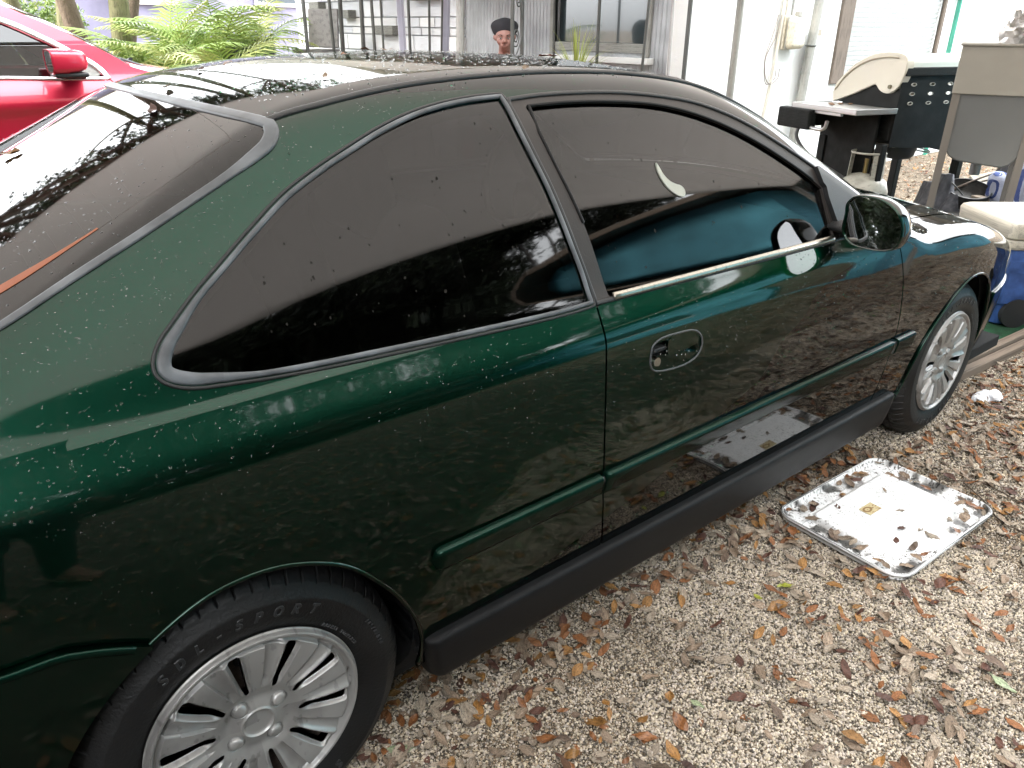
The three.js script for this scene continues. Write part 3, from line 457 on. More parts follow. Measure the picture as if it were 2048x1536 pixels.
  // door handle: a dished cup with a paddle and a lock
  {
    const H = handleP, cup = panel([.92, 1.12, vSide(1, .70), vSide(1, .80)], (x, v) => H(x, v) + .002, { d: .004, lip: 0, off: (x, v) => -.034 * sstep(0, .026, -H(x, v) - .002) });
    const hd = mesh('door_handle', cup, M.paint, doorM);
    const ring = along(H.pts.filter((_, i) => i % 4 === 0), 0); mesh('handle_rim', sweep(ring[0], ring[1], halfRound(.0042, .0026), true), std([.09, .10, .105], { roughness: .35, side: THREE.DoubleSide }), doorM);
    const pad = sidePoly([[[.990, .756], [.996, .785], [1.05, .788], [1.085, .781], [1.099, .764], [1.096, .752]], [[1.096, .752], [1.05, .748], [.990, .748]]]);
    mesh('handle_paddle', panel([.98, 1.11, vSide(1, .74), vSide(1, .80)], (x, v) => pad(x, v), { d: .004, lip: .01, off: (x, v) => -.002 + .006 * sstep(0, .018, -pad(x, v)) }), M.paint, doorM);
    const k = skinSide(.962, .738, -.012); const lock = new THREE.CylinderGeometry(.011, .012, .012, 20).rotateX(Math.PI / 2); lock.applyQuaternion(new THREE.Quaternion().setFromUnitVectors(V(0, 0, 1), k.n)).translate(k.p.x, k.p.y, k.p.z); mesh('door_lock', lock, M.chrome, doorM);
    const k2 = skinSide(.968, .768, -.012); mesh('lock_surround', bx(k2.p.x - .022, k2.p.x + .02, k2.p.y - .006, k2.p.y + .004, k2.p.z - .012, k2.p.z + .008, .003), M.trim, doorM);
  }
  // bird dropping on the door glass
  {
    const c = outline([[[1.112, 1.135], [1.108, 1.12], [1.112, 1.10], [1.122, 1.082], [1.138, 1.068], [1.158, 1.058], [1.172, 1.057], [1.178, 1.068], [1.170, 1.079], [1.155, 1.084], [1.138, 1.092], [1.124, 1.106], [1.117, 1.122], [1.112, 1.135]]], 5), f = poly(toV(c));
    mesh('bird_dropping', panel([1.09, 1.19, vSide(1.15, 1.04), vSide(1.12, 1.15)], f, { d: .003, lip: .004, off: -.0045 }), std([.55, .58, .52], { roughness: .9 }), doorGlass);
  }
  // door mirrors
  {
    const face = [[-.062, .02], [-.064, .045], [-.05, .064], [-.02, .069], [.02, .064], [.055, .045], [.078, .012], [.084, -.02], [.076, -.048], [.05, -.06], [.015, -.062], [-.03, -.056], [-.058, -.03]];
    const sm = new THREE.CatmullRomCurve3(face.map(([z, y]) => V(0, y, z)), true, 'centripetal').getPoints(52).slice(0, 52);
    const at = V(1.70, .948, .062), ring = (x, s, dy = 0, dz = 0, ty = .1) => sm.map((p) => V(at.x + x + p.z * .18 + p.y * ty, at.y + p.y * s + dy, at.z + p.z * s + dz));
    const shell = loft([ring(.03, .9), ring(.012, .955), ring(-.006, .97), ring(-.009, 1.0), ring(.0, 1.03), ring(.025, 1.04), ring(.06, .97, -.002, -.003), ring(.085, .82, -.005, -.008), ring(.103, .58, -.008, -.015), ring(.11, .3, -.01, -.02)], true, true);
    const g = loft([ring(.003, .945, 0, 0, .12), ring(.0025, .945, 0, 0, .12)]);
    const sail = panel([1.68, 1.96, vSide(1.8, .88), vSide(1.75, 1.06)], (x, v) => Math.max(D(x, v), -G(x, v) + .004, 1.735 - x + (v - vSide(1.74, .95)) * -.1), { d: .006, off: .012, lip: .014 });
    const arm = loft([0, 1].map((t) => Array.from({ length: 16 }, (_, i) => { const a = i / 16 * Math.PI * 2; return V(1.765 + .045 * Math.cos(a) - t * .03, .915 + .016 * Math.sin(a) + t * .004, lerp(-.075, .02, t)); })));
    const hz = two('mirror_housing', shell, M.paint), mg = mesh('mirror_glass', g, M.mirror, hz); two('mirror_sail', sail, M.trim); two('mirror_arm', arm, M.trim);
    car.children.filter((o) => o.name === 'mirror_housing' && o !== hz).forEach((o) => mesh('mirror_glass', mirrored(g), M.mirror, o));
  }
  // wheel wells
  for (const cx of [0, 2.615]) for (const s of [1, -1]) { const g = new THREE.CylinderGeometry(.352, .352, .30, 40, 1, true, -1.75, 3.5).rotateY(Math.PI).rotateX(Math.PI / 2).translate(cx, .28, ZC + s * (.83 - .19)); const d = new THREE.CircleGeometry(.352, 40).translate(cx, .28, ZC + s * (.83 - .35)); mesh('wheel_well', join([g, d]), M.black, car); }
}
// top panels
const headerX = (w) => .207 + .052 * Math.pow(Math.min(1, Math.abs(w) / .50), 2);
const rearGlassP = (() => {
  const near = [[-.34, vTop(-.34, .685)], ...glassEdge.map(([x, y]) => [x, vSide(x, y)])], c = [];
  const side = outline([near], 6), head = [[.271, vyw(1.259, .529)], [.266, vyw(1.264, .508)], [.262, vyw(1.267, .496)]];
  for (const p of side) c.push(p); for (let i = 0; i <= 24; i++) { const w = lerp(.50, -.50, i / 24); c.push([headerX(w), vTop(headerX(w), w)]); }
  for (const p of [...side].reverse()) c.push([p[0], KV * Math.PI - p[1]]);
  for (let i = 0; i <= 16; i++) { const w = lerp(-.66, .66, i / 16), x = -.37 + .03 * (w / .66) ** 2; c.push([x, vTop(x, w)]); }
  return poly(c);
})();
const screenX = (w) => 1.43 - .04 * (w / .5) ** 2, cowlX = (w) => 2.30 - .12 * (w / .7) ** 2;
{
  const full = (a, b) => [a, b, MID * .28, KV * Math.PI - MID * .28];
  const wOf = (x, v) => skin(x, v).p.z - ZC;
  const edgeD = (x, v) => Math.max(topEdge(x) - v, v - (KV * Math.PI - topEdge(x)));
  const tableW = (fx) => mono(Array.from({ length: 60 }, (_, i) => { const v = MID * .2 + (KV * Math.PI - MID * .4) * i / 59; let x = fx(0); for (let k = 0; k < 4; k++) x = fx(clamp(wOf(x, v), -.75, .75)); return [v, x]; }));
  const hx = tableW(headerX), sx = tableW(screenX), cx = tableW(cowlX), nose = tableW((w) => 3.36 - .18 * (w / .6) ** 2), hood0 = tableW((w) => 2.335 - .12 * (w / .7) ** 2), deckX = tableW((w) => -.42 + .02 * (w / .7) ** 2);
  const roof = panel(full(.15, 1.5), (x, v) => Math.max(edgeD(x, v) + .001, hx(v) - x, x - sx(v)), { d: .01, lip: .01 });
  const roofM = mesh('roof_panel', roof, M.paint, car);
  const rg = mesh('rear_window', panel(full(-.45, .32), (x, v) => rearGlassP(x, v), { d: .01, lip: 0, off: .001 }), M.tint, car);
  { const pts = rearGlassP.pts.filter((_, i) => i % 2 === 0), [P, N] = along(pts, .0); // broad rubber moulding, wider along the roof edge
    const wid = (i) => lerp(.62, 1, sstep(.15, .25, pts[i][0])); mesh('rear_window_trim', sweep(P, N, [[-.0125, 0], [-.012, .004], [-.008, .006], [.008, .006], [.012, .004], [.0125, 0]], true, wid), M.greyRubber, car); }
  // heating lines and their copper bus along the right edge of the rear window
  const M_bus = std([.30, .085, .03], { roughness: .6, metalness: .2 }), M_line = std([.05, .042, .036], { roughness: .7 });
  { const pts = []; for (let i = 0; i <= 40; i++) { const x = lerp(-.30, -.03, i / 40); pts.push([x, KV * 0 + vSide(x, .992 + (x + .3) * .433) + .052]); } const [P, N] = along(pts, .0016); mesh('heater_bus', sweep(P, N, [[-.011, 0], [-.0105, .0006], [.0105, .0006], [.011, 0]], false, (i) => .25 + .75 * sstep(40, 18, i) * (1 - .55 * sstep(20, 4, i))), M_bus, rg);
    const ln = []; for (let k = 0; k < 9; k++) { const x = -.30 + k * .042, a = []; for (let i = 0; i <= 24; i++) a.push([x, lerp(vSide(x, .992 + (x + .3) * .433) + .056, KV * Math.PI - vSide(x, .992 + (x + .3) * .433) - .056, i / 24)]); const [P2, N2] = along(a, -.0012); ln.push(sweep(P2, N2, [[-.0006, 0], [0, .0004], [.0006, 0]])); }
    const up = []; for (let i = 0; i <= 30; i++) { const x = lerp(-.03, .2, i / 30); up.push([x, vSide(x, .992 + (x + .3) * .433) + .05]); } for (let i = 1; i <= 20; i++) { const t = i / 20; up.push([.2 + .018 * Math.sin(t * 1.5), vSide(.2, 1.209) + .05 + .5 * t * t]); } const [P3, N3] = along(up, .0008); ln.push(sweep(P3, N3, [[-.0011, 0], [0, .0005], [.0011, 0]]));
    mesh('heater_lines', join(ln), M_line, rg); }
  mesh('windscreen', panel(full(1.3, 2.4), (x, v) => Math.max(edgeD(x, v) + .006, sx(v) - x, x - cx(v)), { d: .014, lip: 0, off: .001 }), M.tint, car);
  { const a = []; for (let i = 0; i <= 30; i++) { const w = lerp(.5, -.5, i / 30); a.push([screenX(w), vTop(screenX(w), w)]); } const [P, N] = along(a, 0); mesh('windscreen_trim', sweep(P, N, halfRound(.02, .005)), M.trim, car); }
  mesh('cowl', panel(full(2.1, 2.4), (x, v) => Math.max(edgeD(x, v) + .003, cx(v) - x, x - hood0(v) + gap), { d: .01, off: -.012 }), M.trim, car);
  mesh('bonnet', panel([2.15, 3.40, MID * .15, KV * Math.PI - MID * .15], (x, v) => Math.max(edgeD(x, v) + 2 * gap, hood0(v) + gap - x, x - nose(v)), { d: .012 }), M.paint, car);
  mesh('boot_lid', panel([-.985, -.3, MID * .25, KV * Math.PI - MID * .25], (x, v) => Math.max(edgeD(x, v) + gap, x - deckX(v), -rearGlassP(x, v)), { d: .012 }), M.paint, car);
  mesh('parcel_panel', panel([-.5, -.3, MID * .25, KV * Math.PI - MID * .25], (x, v) => Math.max(edgeD(x, v) - .002, deckX(v) + gap - x, -rearGlassP(x, v)), { d: .01 }), M.paint, car);
  // closed nose and tail, inner lining, floor
  const ringAt = (x, off) => { const r = []; for (let i = 0; i <= 90; i++) { const v = lerp(V0 - .08, KV * Math.PI - V0 + .08, i / 90); r.push(skin(x, v, off).p); } return r; };
  const tail = ringAt(-.985, .004), noseR = ringAt(3.40, .004);
  const capEnd = (r, x, name) => { const k = [1, .9, .6, .25], rings = k.map((s, i) => r.map((p) => V(lerp(p.x, x, [0, .55, .9, 1][i]), lerp(.5, p.y, s), lerp(ZC, p.z, s)))); mesh(name, loft(rings, false, true), M.paint, car); };
  capEnd(tail, -1.03, 'rear_bumper'); capEnd(noseR, 3.455, 'front_bumper');
  const shellSdf = (x, v) => { const m = v > MID ? KV * Math.PI - v : v; return Math.max(-Q(x, m) - .012, -G(x, m) - .0, -archR(x, m) - .0, -archF(x, m) - .0, -rearGlassP(x, v) - .03, -Math.max(edgeD(x, v) + .03, sx(v) - x, x - cx(v))); };
  mesh('cabin_lining', panel([-.97, 3.38, V0 - .06, KV * Math.PI - V0 + .06], shellSdf, { d: .02, off: -.03, lip: 0 }), M.black, car);
  mesh('floor_pan', bx(-.95, 3.35, .15, .2, ZC - .76, ZC + .76), M.black, car);
  mesh('dashboard', bx(1.72, 2.1, .5, .86, ZC - .66, ZC + .66, .08), M.cloth, car);
  mesh('parcel_shelf', bx(-.42, .0, .84, .88, ZC - .55, ZC + .55, .02), M.cloth, car);
  const wheel = new THREE.TorusGeometry(.185, .014, 10, 40).rotateY(Math.PI / 2).rotateZ(-.4).translate(1.55, .92, ZC - .36); mesh('steering_wheel', wheel, M.cloth, car);
  for (const s of [-1, 1]) { const back = tx(rbox(.14, .62, .48, .06, 3), .62, .78, ZC + s * .36, 0, 0, .28), cu = bx(.66, 1.2, .36, .5, ZC + s * .36 - .25, ZC + s * .36 + .25, .06), hd = tx(rbox(.09, .2, .26, .04, 3), .5, 1.1, ZC + s * .36, 0, 0, .2); mesh('front_seat', join([back, cu, hd]), M.cloth, car); }
  mesh('rear_bench', join([tx(rbox(.12, .5, 1.1, .05, 3), -.15, .72, ZC, 0, 0, .45), bx(-.05, .45, .35, .48, ZC - .55, ZC + .55, .05)]), M.cloth, car);
  { const a = skinSide(.84, 1.24, -.07).p, b = V(.86, .95, ZC + .62), c = V(.9, .55, ZC + .6); mesh('seat_belt', flatbar([a.x, a.y, a.z], [b.x, b.y, b.z], .05, .003, [0, 0, 1]), std([.01, .01, .012]), car); }
}
// tyres, rims and covers, built once and set on four hubs
{
  const RT = .2985, tyreProf = [[.178, -.03], [.187, -.016], [.196, -.010], [.206, -.005], [.218, -.001], [.235, .0015], [.250, .0005], [.2535, .0015], [.256, -.001], [.266, -.006], [.2735, -.011], [.2765, -.0115], [.279, -.014], [.286, -.021], [.2925, -.030], [.2965, -.040], [.298, -.052], [.2985, -.058], [.291, -.0585], [.291, -.066], [.2985, -.0665], [.2985, -.09], [.2985, -.092], [.291, -.0925], [.291, -.101], [.2985, -.1015], [.2985, -.13], [.296, -.145], [.288, -.16], [.25, -.186], [.2, -.178], [.178, -.16]];
  const nphi = 900, pos = [], idx = [], np = tyreProf.length;
  for (let i = 0; i < nphi; i++) { const ph = i / nphi * 2 * Math.PI, q = i % 15, q2 = (i + 7) % 15; for (let k = 0; k < np; k++) { let [r, z] = tyreProf[k]; if (k >= 12 && k <= 17 && (q < 1)) { r -= k >= 14 ? .008 : .004; z -= k < 17 ? .007 : 0; } if (k >= 20 && k <= 22 && q2 === 0) r -= .006; pos.push(r * Math.cos(ph), r * Math.sin(ph), z); } }
  for (let i = 0; i < nphi; i++) for (let k = 0; k < np - 1; k++) { const a = i * np + k, b = ((i + 1) % nphi) * np + k; idx.push(a, b, a + 1, b, b + 1, a + 1); }
  const tg = new THREE.BufferGeometry(); tg.setAttribute('position', new THREE.Float32BufferAttribute(pos, 3)); tg.setIndex(idx); tg.computeVertexNormals(); tg.setAttribute('uv', new THREE.Float32BufferAttribute(pos.filter((_, i) => i % 3 < 2), 2));
  const M_tyre = std([.013, .0135, .0145], { roughness: .55, bumpMap: rep(T_fine, 8), bumpScale: .0008, map: rep(T_blot, 2) });
  // wheel cover: ten bladed spokes, asymmetrical, dished hub, slots right through
  const sec = Math.PI * 2 / 10, sl = (r, a) => { // distance to slot outline, slot centred on a = 0
    const r0 = .074, r1 = .166, hw = lerp(.0040, .0110, clamp((r - r0) / (r1 - r0), 0, 1)), x = Math.abs(a) * r, rad = .006;
    const dx = x - hw + rad, dr = Math.max(r0 - r, r - r1) + rad; return Math.min(Math.max(dx, dr), 0) + Math.hypot(Math.max(dx, 0), Math.max(dr, 0)) - rad; };
  const hgt = (r, a) => { // height of the cover over its face plane
    const s = sl(r, a), u = ((a + sec / 2 + sec) % sec) / sec - .5; // u: -0.5..0.5 across a spoke centred between slots
    let h = -.004 + .012 * sstep(.045, .16, r) - .006 * sstep(.03, .055, r) * (1 - sstep(.055, .08, r));
    const spoke = sstep(.075, .105, r) * (1 - sstep(.172, .181, r));
    const ridge = Math.exp(-(((u - .18) / .055) ** 2)), edge = sstep(.0, .006, s);
    h += spoke * (.0048 * ridge - .004 * sstep(.2, .42, u) + .0045 * (-u) - (1 - edge) * .008);
    if (r > .170) h += .004 * sstep(.178, .184, r) - .007 * (sstep(.168, .174, r) - sstep(.176, .182, r));
    if (r > .187) h -= .012 * sstep(.187, .192, r);
    const ring = Math.exp(-(((r - .029) / .0022) ** 2)); h += .0035 * ring - .002 * (1 - sstep(.02, .03, r)); return h; };
  const lugs = [32, 122, 212, 302].map((d) => d * Math.PI / 180);
  const coverLift = (u, r) => { const a = u, hh = (aa, q) => { const al = ((aa - PH) % sec + sec * 1.5) % sec - sec / 2; let h = hgt(q, al); for (const l of lugs) { const dx = q * Math.cos(aa) - .05 * Math.cos(l), dy = q * Math.sin(aa) - .05 * Math.sin(l), d = Math.hypot(dx, dy); if (d < .0165) h += d < .0125 ? .0085 * Math.sqrt(Math.max(0, 1 - (d / .0128) ** 2)) + .0005 : -.004 * (1 - Math.abs(d - .0145) / .002); } return h; };
    const e = .0008, h = hh(a, r), hr = (hh(a, r + e) - hh(a, r - e)) / (2 * e), ha = (hh(a + e / r, r) - hh(a - e / r, r)) / (2 * e), c = Math.cos(a), s = Math.sin(a);
    return { p: V(r * c, r * s, h - .008), n: V(-(hr * c - ha * s), -(hr * s + ha * c), 1).normalize() }; };
  const PH = 26 * Math.PI / 180;
  const outer = trim({ box: [0, Math.PI * 2, .060, .1935], d: .006, dy: .0018, sdf: (a, r) => -sl(r, ((a - PH) % sec + sec * 1.5) % sec - sec / 2), lift: coverLift, lip: .018, lipDir: () => V(0, 0, -1) });
  const hub = trim({ box: [0, Math.PI * 2, .0008, .0602], d: .02, dy: .0016, sdf: () => -1, lift: coverLift });
  const M_cover = phys([.42, .43, .445], { metalness: .4, roughness: .34, map: makeTex(256, (u, v) => { const q = .97 - .14 * sstep(.5, .8, fbm(u * 5, v * 4, 31, 0, 5)) - .12 * sstep(.7, .76, fbm(u * 40, v * 22, 8, 0, 3)); return [q, q * .985, q * .96]; }, true, 1) });
  
  const flip = (g) => { const a = g.index.array; for (let i = 0; i < a.length; i += 3) { const t = a[i]; a[i] = a[i + 1]; a[i + 1] = t; } return g; }; const coverG = join([flip(outer), flip(hub)]);
  { const u = coverG.attributes.uv, p = coverG.attributes.position; for (let i = 0; i < u.count; i++) u.setXY(i, p.getX(i) * 2.4, p.getY(i) * 2.4); }
  const steel = new THREE.LatheGeometry([[.0, -.03], [.06, -.03], [.085, -.045], [.115, -.06], [.14, -.05], [.165, -.035], [.178, -.03]].map(([r, z]) => new THREE.Vector2(r, z)), 48).rotateX(Math.PI / 2);
  const M_steel = std([.07, .055, .05], { roughness: .6, metalness: .4, side: THREE.DoubleSide, map: rep(T_dirt, 2) });
  const holes = []; for (let k = 0; k < 12; k++) holes.push(new THREE.CircleGeometry(.014, 16).translate(.115 * Math.cos(k * .5236), .115 * Math.sin(k * .5236), -.053)); const holeG = join(holes);
  const font = await new FontLoader().loadAsync('fonts/droid/droid_sans_bold.typeface.json');
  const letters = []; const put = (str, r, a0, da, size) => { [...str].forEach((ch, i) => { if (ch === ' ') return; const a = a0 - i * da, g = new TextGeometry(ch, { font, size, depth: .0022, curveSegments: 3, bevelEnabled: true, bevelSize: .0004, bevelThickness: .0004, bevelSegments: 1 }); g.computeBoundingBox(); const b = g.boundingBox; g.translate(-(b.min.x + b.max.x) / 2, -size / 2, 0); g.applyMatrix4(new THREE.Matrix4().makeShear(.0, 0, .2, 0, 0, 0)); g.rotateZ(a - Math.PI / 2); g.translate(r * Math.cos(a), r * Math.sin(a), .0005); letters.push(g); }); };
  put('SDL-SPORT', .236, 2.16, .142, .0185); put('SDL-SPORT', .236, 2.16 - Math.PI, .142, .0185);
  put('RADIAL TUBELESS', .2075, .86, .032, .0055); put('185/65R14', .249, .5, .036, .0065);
  const letterG = join(letters), M_letter = std([.03, .031, .033], { roughness: .35 });  // lighter than the tyre: the letters' edge highlights are put into the colour
  const spots = [[0, 0, 0, 0], [2.62, 0, 0, .03], [0, 2 * ZC, Math.PI, 0], [2.62, 2 * ZC, Math.PI, .03]];
  for (const [x, z, turn, steer] of spots) {
    const w = new THREE.Group(); w.name = 'wheel'; w.position.set(x, .290, z); w.rotation.y = turn + steer; car.add(w);
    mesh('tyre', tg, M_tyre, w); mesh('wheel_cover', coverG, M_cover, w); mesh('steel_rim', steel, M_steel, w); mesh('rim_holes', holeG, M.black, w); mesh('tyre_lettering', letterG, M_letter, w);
  }
}
// ---------------------------------------------------------------- trees, palms, neighbours
function leafCard(n, size, seed0) { // a tuft of small bent leaves
  const out = []; for (let k = 0; k < n; k++) { const l = size * (.7 + .6 * hash(k, seed0, 1)), w = l * .36, g = new THREE.BufferGeometry(); g.setAttribute('position', new THREE.Float32BufferAttribute([0, 0, 0, l * .45, l * .06, w * .5, l, -l * .06, 0, l * .45, l * .06, -w * .5], 3)); g.setIndex([0, 1, 2, 0, 2, 3]); g.applyMatrix4(new THREE.Matrix4().makeRotationFromEuler(new THREE.Euler(6.28 * hash(k, seed0, 2), 6.28 * hash(k, seed0, 3), 6.28 * hash(k, seed0, 4)))); g.translate(size * 1.1 * (hash(k, seed0, 5) - .5), size * 1.1 * (hash(k, seed0, 6) - .5), size * 1.1 * (hash(k, seed0, 7) - .5)); g.computeVertexNormals(); g.setAttribute('uv', new THREE.Float32BufferAttribute([0, .5, .5, 1, 1, .5, .5, 0], 2)); out.push(g.toNonIndexed()); } return mergeGeometries(out);
}
const tufts = [1, 2, 3].map((k) => leafCard(9, .13, k)), tuftSmall = leafCard(9, .075, 8);
const leafM = phys([1, 1, 1], { roughness: .75, transmission: .25 });
const bark = std([.15, .125, .105], { roughness: .95, map: rep(T_dirt, 3, 6), bumpMap: rep(T_fine, 2, 6), bumpScale: .012 }), mossBark = std([.18, .19, .12], { roughness: .95, map: rep(T_dirt, 3, 6), bumpMap: rep(T_fine, 2, 6), bumpScale: .012 });
function foliage(name, parent, blobs, n, cols, geo) {
  const im = new THREE.InstancedMesh(geo, leafM, n), d = new THREE.Object3D(), c = new THREE.Color(); im.name = name; let tot = 0; blobs.forEach((b) => tot += b[3] ** 2);
  for (let i = 0; i < n; i++) { let t = rnd() * tot, b = blobs[0]; for (const q of blobs) { t -= q[3] ** 2; if (t < 0) { b = q; break; } } const u = rr(-1, 1), a = rr(0, 6.28), r = b[3] * Math.pow(rnd(), .45), s = Math.sqrt(1 - u * u); d.position.set(b[0] + r * s * Math.cos(a), b[1] + r * u * .72, b[2] + r * s * Math.sin(a)); d.rotation.set(rr(0, 6.28), rr(0, 6.28), rr(0, 6.28)); d.scale.setScalar(rr(.7, 1.4)); d.updateMatrix(); im.setMatrixAt(i, d.matrix); const q = pick(cols), k = rr(.75, 1.25); c.setRGB(q[0] * k, q[1] * k, q[2] * k); im.setColorAt(i, c); }
  im.castShadow = im.receiveShadow = true; parent.add(im); im.userData.kind = 'stuff'; return im;
}
const limb = (a, b, c, r0, r1) => { const cv = new THREE.QuadraticBezierCurve3(V(...a), V(...b), V(...c)), N = 14, rings = []; for (let i = 0; i <= N; i++) { const t = i / N, p = cv.getPoint(t), tan = cv.getTangent(t), x = V(0, 0, 1).cross(tan).normalize(), y = tan.clone().cross(x); const r = lerp(r0, r1, t); rings.push(Array.from({ length: 12 }, (_, k) => { const al = k / 12 * 6.283, q = r * (.88 + .24 * vnoise(k * 1.3, i * .7, 77)); return p.clone().addScaledVector(x, q * Math.cos(al)).addScaledVector(y, q * Math.sin(al)); })); } return loft(rings); };
const GREEN = [[.045, .085, .02], [.06, .11, .03], [.035, .065, .02], [.09, .13, .035]], DARK = [[.02, .038, .014], [.03, .05, .018], [.018, .03, .012]];
function tree(label, x, z, h, r, lean, m, n, cols, opt = {}) {
  const g = thing('oak_tree', label, 'tree', [x, 0, z], 0, opt.group), top = [lean[0], h * .62, lean[1]];
  mesh('trunk', limb([0, -.1, 0], [lean[0] * .2, h * .3, lean[1] * .2], top, r, r * .55), m, g);
  const blobs = [], R = opt.spread || 2.2; const nl = opt.limbs || 7;
  for (let k = 0; k < nl; k++) { const a = k / nl * 6.28 + rr(-.3, .3), q = R * rr(.55, 1.0), e = [top[0] + Math.cos(a) * q, h * rr(.68, 1), lean[1] + Math.sin(a) * q]; mesh('limb', limb([top[0] * .92, h * .57, lean[1] * .92], [lerp(top[0], e[0], .5), h * rr(.6, .72), lerp(lean[1], e[2], .5)], e, r * .42, r * .1), m, g); blobs.push([e[0], e[1], e[2], R * rr(.32, .5)]); if (rnd() < .6) blobs.push([lerp(top[0], e[0], .6), e[1] + .3, lerp(lean[1], e[2], .6), R * rr(.25, .4)]); }
  if (opt.low) for (let k = 0; k < 9; k++) { const a = rr(0, 6.28); blobs.push([Math.cos(a) * R * .6, rr(.6, h * .6), Math.sin(a) * R * .6, R * .42]); }
  foliage('crown', g, blobs, n, cols, pick(tufts)); return g;
}
seed = 4242;
// five trunks beyond the red car
tree('mossy oak trunk nearest the red windscreen pillar, second of the pair at the far left', 1.72, -9.95, 8.0, .115, [.5, 1.2], mossBark, 1500, GREEN, { spread: 2.8 });
tree('dark oak trunk at the far left, behind its mossy twin', 1.55, -10.35, 7.8, .10, [-.9, .6], mossBark, 1500, GREEN, { spread: 2.6 });
tree('smooth brown oak trunk leaning right, in the middle of the row before the lavender wall', 2.06, -9.9, 7.4, .115, [-1.1, 1.3], bark, 1500, GREEN, { spread: 2.8 });
tree('speckled oak trunk right of the smooth brown one', 2.28, -9.7, 8.2, .125, [.15, 1.6], mossBark, 1500, GREEN, { spread: 2.6 });
tree('slim oak trunk leaning right behind the palm, last of the row before the lavender wall', 2.40, -10.6, 7.6, .10, [1.6, .3], bark, 1500, GREEN, { spread: 2.4 });
[[-8.5, 1.5], [-9, -6], [-8.8, 9], [-7.8, -1.2], [-7.0, .9]].forEach(([x, z], i) => tree('dark hedge tree across the street, ' + ['opposite the drive', 'left of the drive', 'right of the drive', 'nearest the drive', 'straight behind the rear bumper'][i], x, z, 5.6 + i * .5, .16, [.2, .2], bark, 7000, DARK, { spread: 2.6, low: true, limbs: 8 }));
// trees the car's glass mirrors: over the street side and across the drive
tree('tall oak spreading over the street end of the drive', -2.4, -7.6, 6.6, .2, [.8, .4], bark, 2300, DARK, { spread: 3.4, limbs: 11 });
tree('oak standing behind the street end of the drive', -6.6, -2.5, 7.8, .2, [.6, .2], bark, 8000, DARK, { spread: 3.4, limbs: 9 });
[[-3.5, 8.2], [.2, 9.0], [3.4, 8.4], [6.2, 9.6], [8.8, 8.6], [-7.5, 5.5]].forEach(([x, z], i) => tree('dense dark tree across the drive, ' + ['second from the street', 'third from the street', 'fourth from the street', 'fifth from the street', 'next to the turquoise house', 'nearest the street'][i], x, z, [3.6, 9.8, 9.6, 8.8, 8.0, 3.2][i], .17, [rr(-.4, .4), rr(-.4, .4)], bark, 12500, DARK, { spread: 3.1, low: true, limbs: 10 }));
[[-5.5, 12.5], [-1.6, 12.8], [1.9, 12.2], [5.0, 13], [8.2, 12.6], [11.6, 11.5]].forEach(([x, z], i) => tree('tall dark tree in the back row across the drive, ' + ['first from the street', 'second from the street', 'third from the street', 'fourth from the street', 'fifth from the street', 'farthest from the street'][i], x, z, [3.8, 7.8, 9.0, 8.0, 6.5, 5.5][i], .2, [rr(-.4, .4), rr(-.4, .4)], bark, 9000, DARK, { spread: 3.2, low: true, limbs: 9 }));
// leafy shrubs between the trunks and the red car
const shrub = (label, x, z, w, h, n, cols) => { const g = thing('shrub', label, 'shrub', [x, 0, z]), b = []; for (let k = 0; k < 7; k++) b.push([rr(-w, w) * .5, h * rr(.3, .85), rr(-w, w) * .5, w * .38]); for (let k = 0; k < 5; k++) mesh('stem', bar([rr(-.05, .05), 0, rr(-.05, .05)], [rr(-w, w) * .45, h * .8, rr(-w, w) * .45], .012, .005, 6), bark, g); foliage('leaves', g, b, n, cols, tuftSmall); return g; };
const YG = [[.16, .24, .05], [.22, .30, .08], [.10, .17, .04], [.28, .33, .11]];
shrub('bushy shrub at the foot of the oak trunks, left of the palm', 2.55, -8.6, 1.0, 1.15, 1700, YG);
shrub('low shrub seen over the red bonnet', 1.95, -8.2, .8, 1.05, 1300, YG);
shrub('tall pale shrub behind the red car roof at the left edge', 1.45, -12.6, 1.6, 2.1, 2200, YG);
shrub('small shrub behind the slim oak trunk', 2.9, -10.2, .8, 1.2, 1200, YG);
// areca palms
function frond(L0, droop, m) {
  const pos = [], idx = []; const P = [], N = 22; for (let i = 0; i <= N; i++) { const t = i / N, a = 1.2 - droop * t * 1.5; P.push(i ? P[i - 1].clone().add(V(Math.cos(a) * L0 / N, Math.sin(a) * L0 / N, 0)) : V(0, 0, 0)); }
  for (let i = 3; i <= N; i++) for (const s of [-1, 1]) { const t = i / N, l = L0 * .30 * Math.sin(Math.PI * (.18 + .78 * t)) * rr(.85, 1.1), tan = P[i].clone().sub(P[i - 1]).normalize(), dir = tan.clone().multiplyScalar(.75).add(V(0, -.12 - .1 * rnd(), s * .75)).normalize(), w = .012, up = V(0, 1, 0); const a = P[i], b = a.clone().addScaledVector(dir, l * .55).add(V(0, .01, 0)), c = a.clone().addScaledVector(dir, l).add(V(0, -l * .16, 0)), sd = tan.clone().multiplyScalar(w), k = pos.length / 3; for (const q of [a.clone().sub(sd), a.clone().add(sd), b.clone().sub(sd), b.clone().add(sd), c]) pos.push(q.x, q.y, q.z); idx.push(k, k + 1, k + 2, k + 1, k + 3, k + 2, k + 2, k + 3, k + 4); }
  const g = new THREE.BufferGeometry(); g.setAttribute('position', new THREE.Float32BufferAttribute(pos, 3)); g.setIndex(idx); g.setAttribute('uv', new THREE.Float32BufferAttribute(new Float32Array(pos.length / 3 * 2), 2)); g.computeVertexNormals();
  return join([g, new THREE.TubeGeometry(new THREE.CatmullRomCurve3(P), 20, .007, 5)]);
}
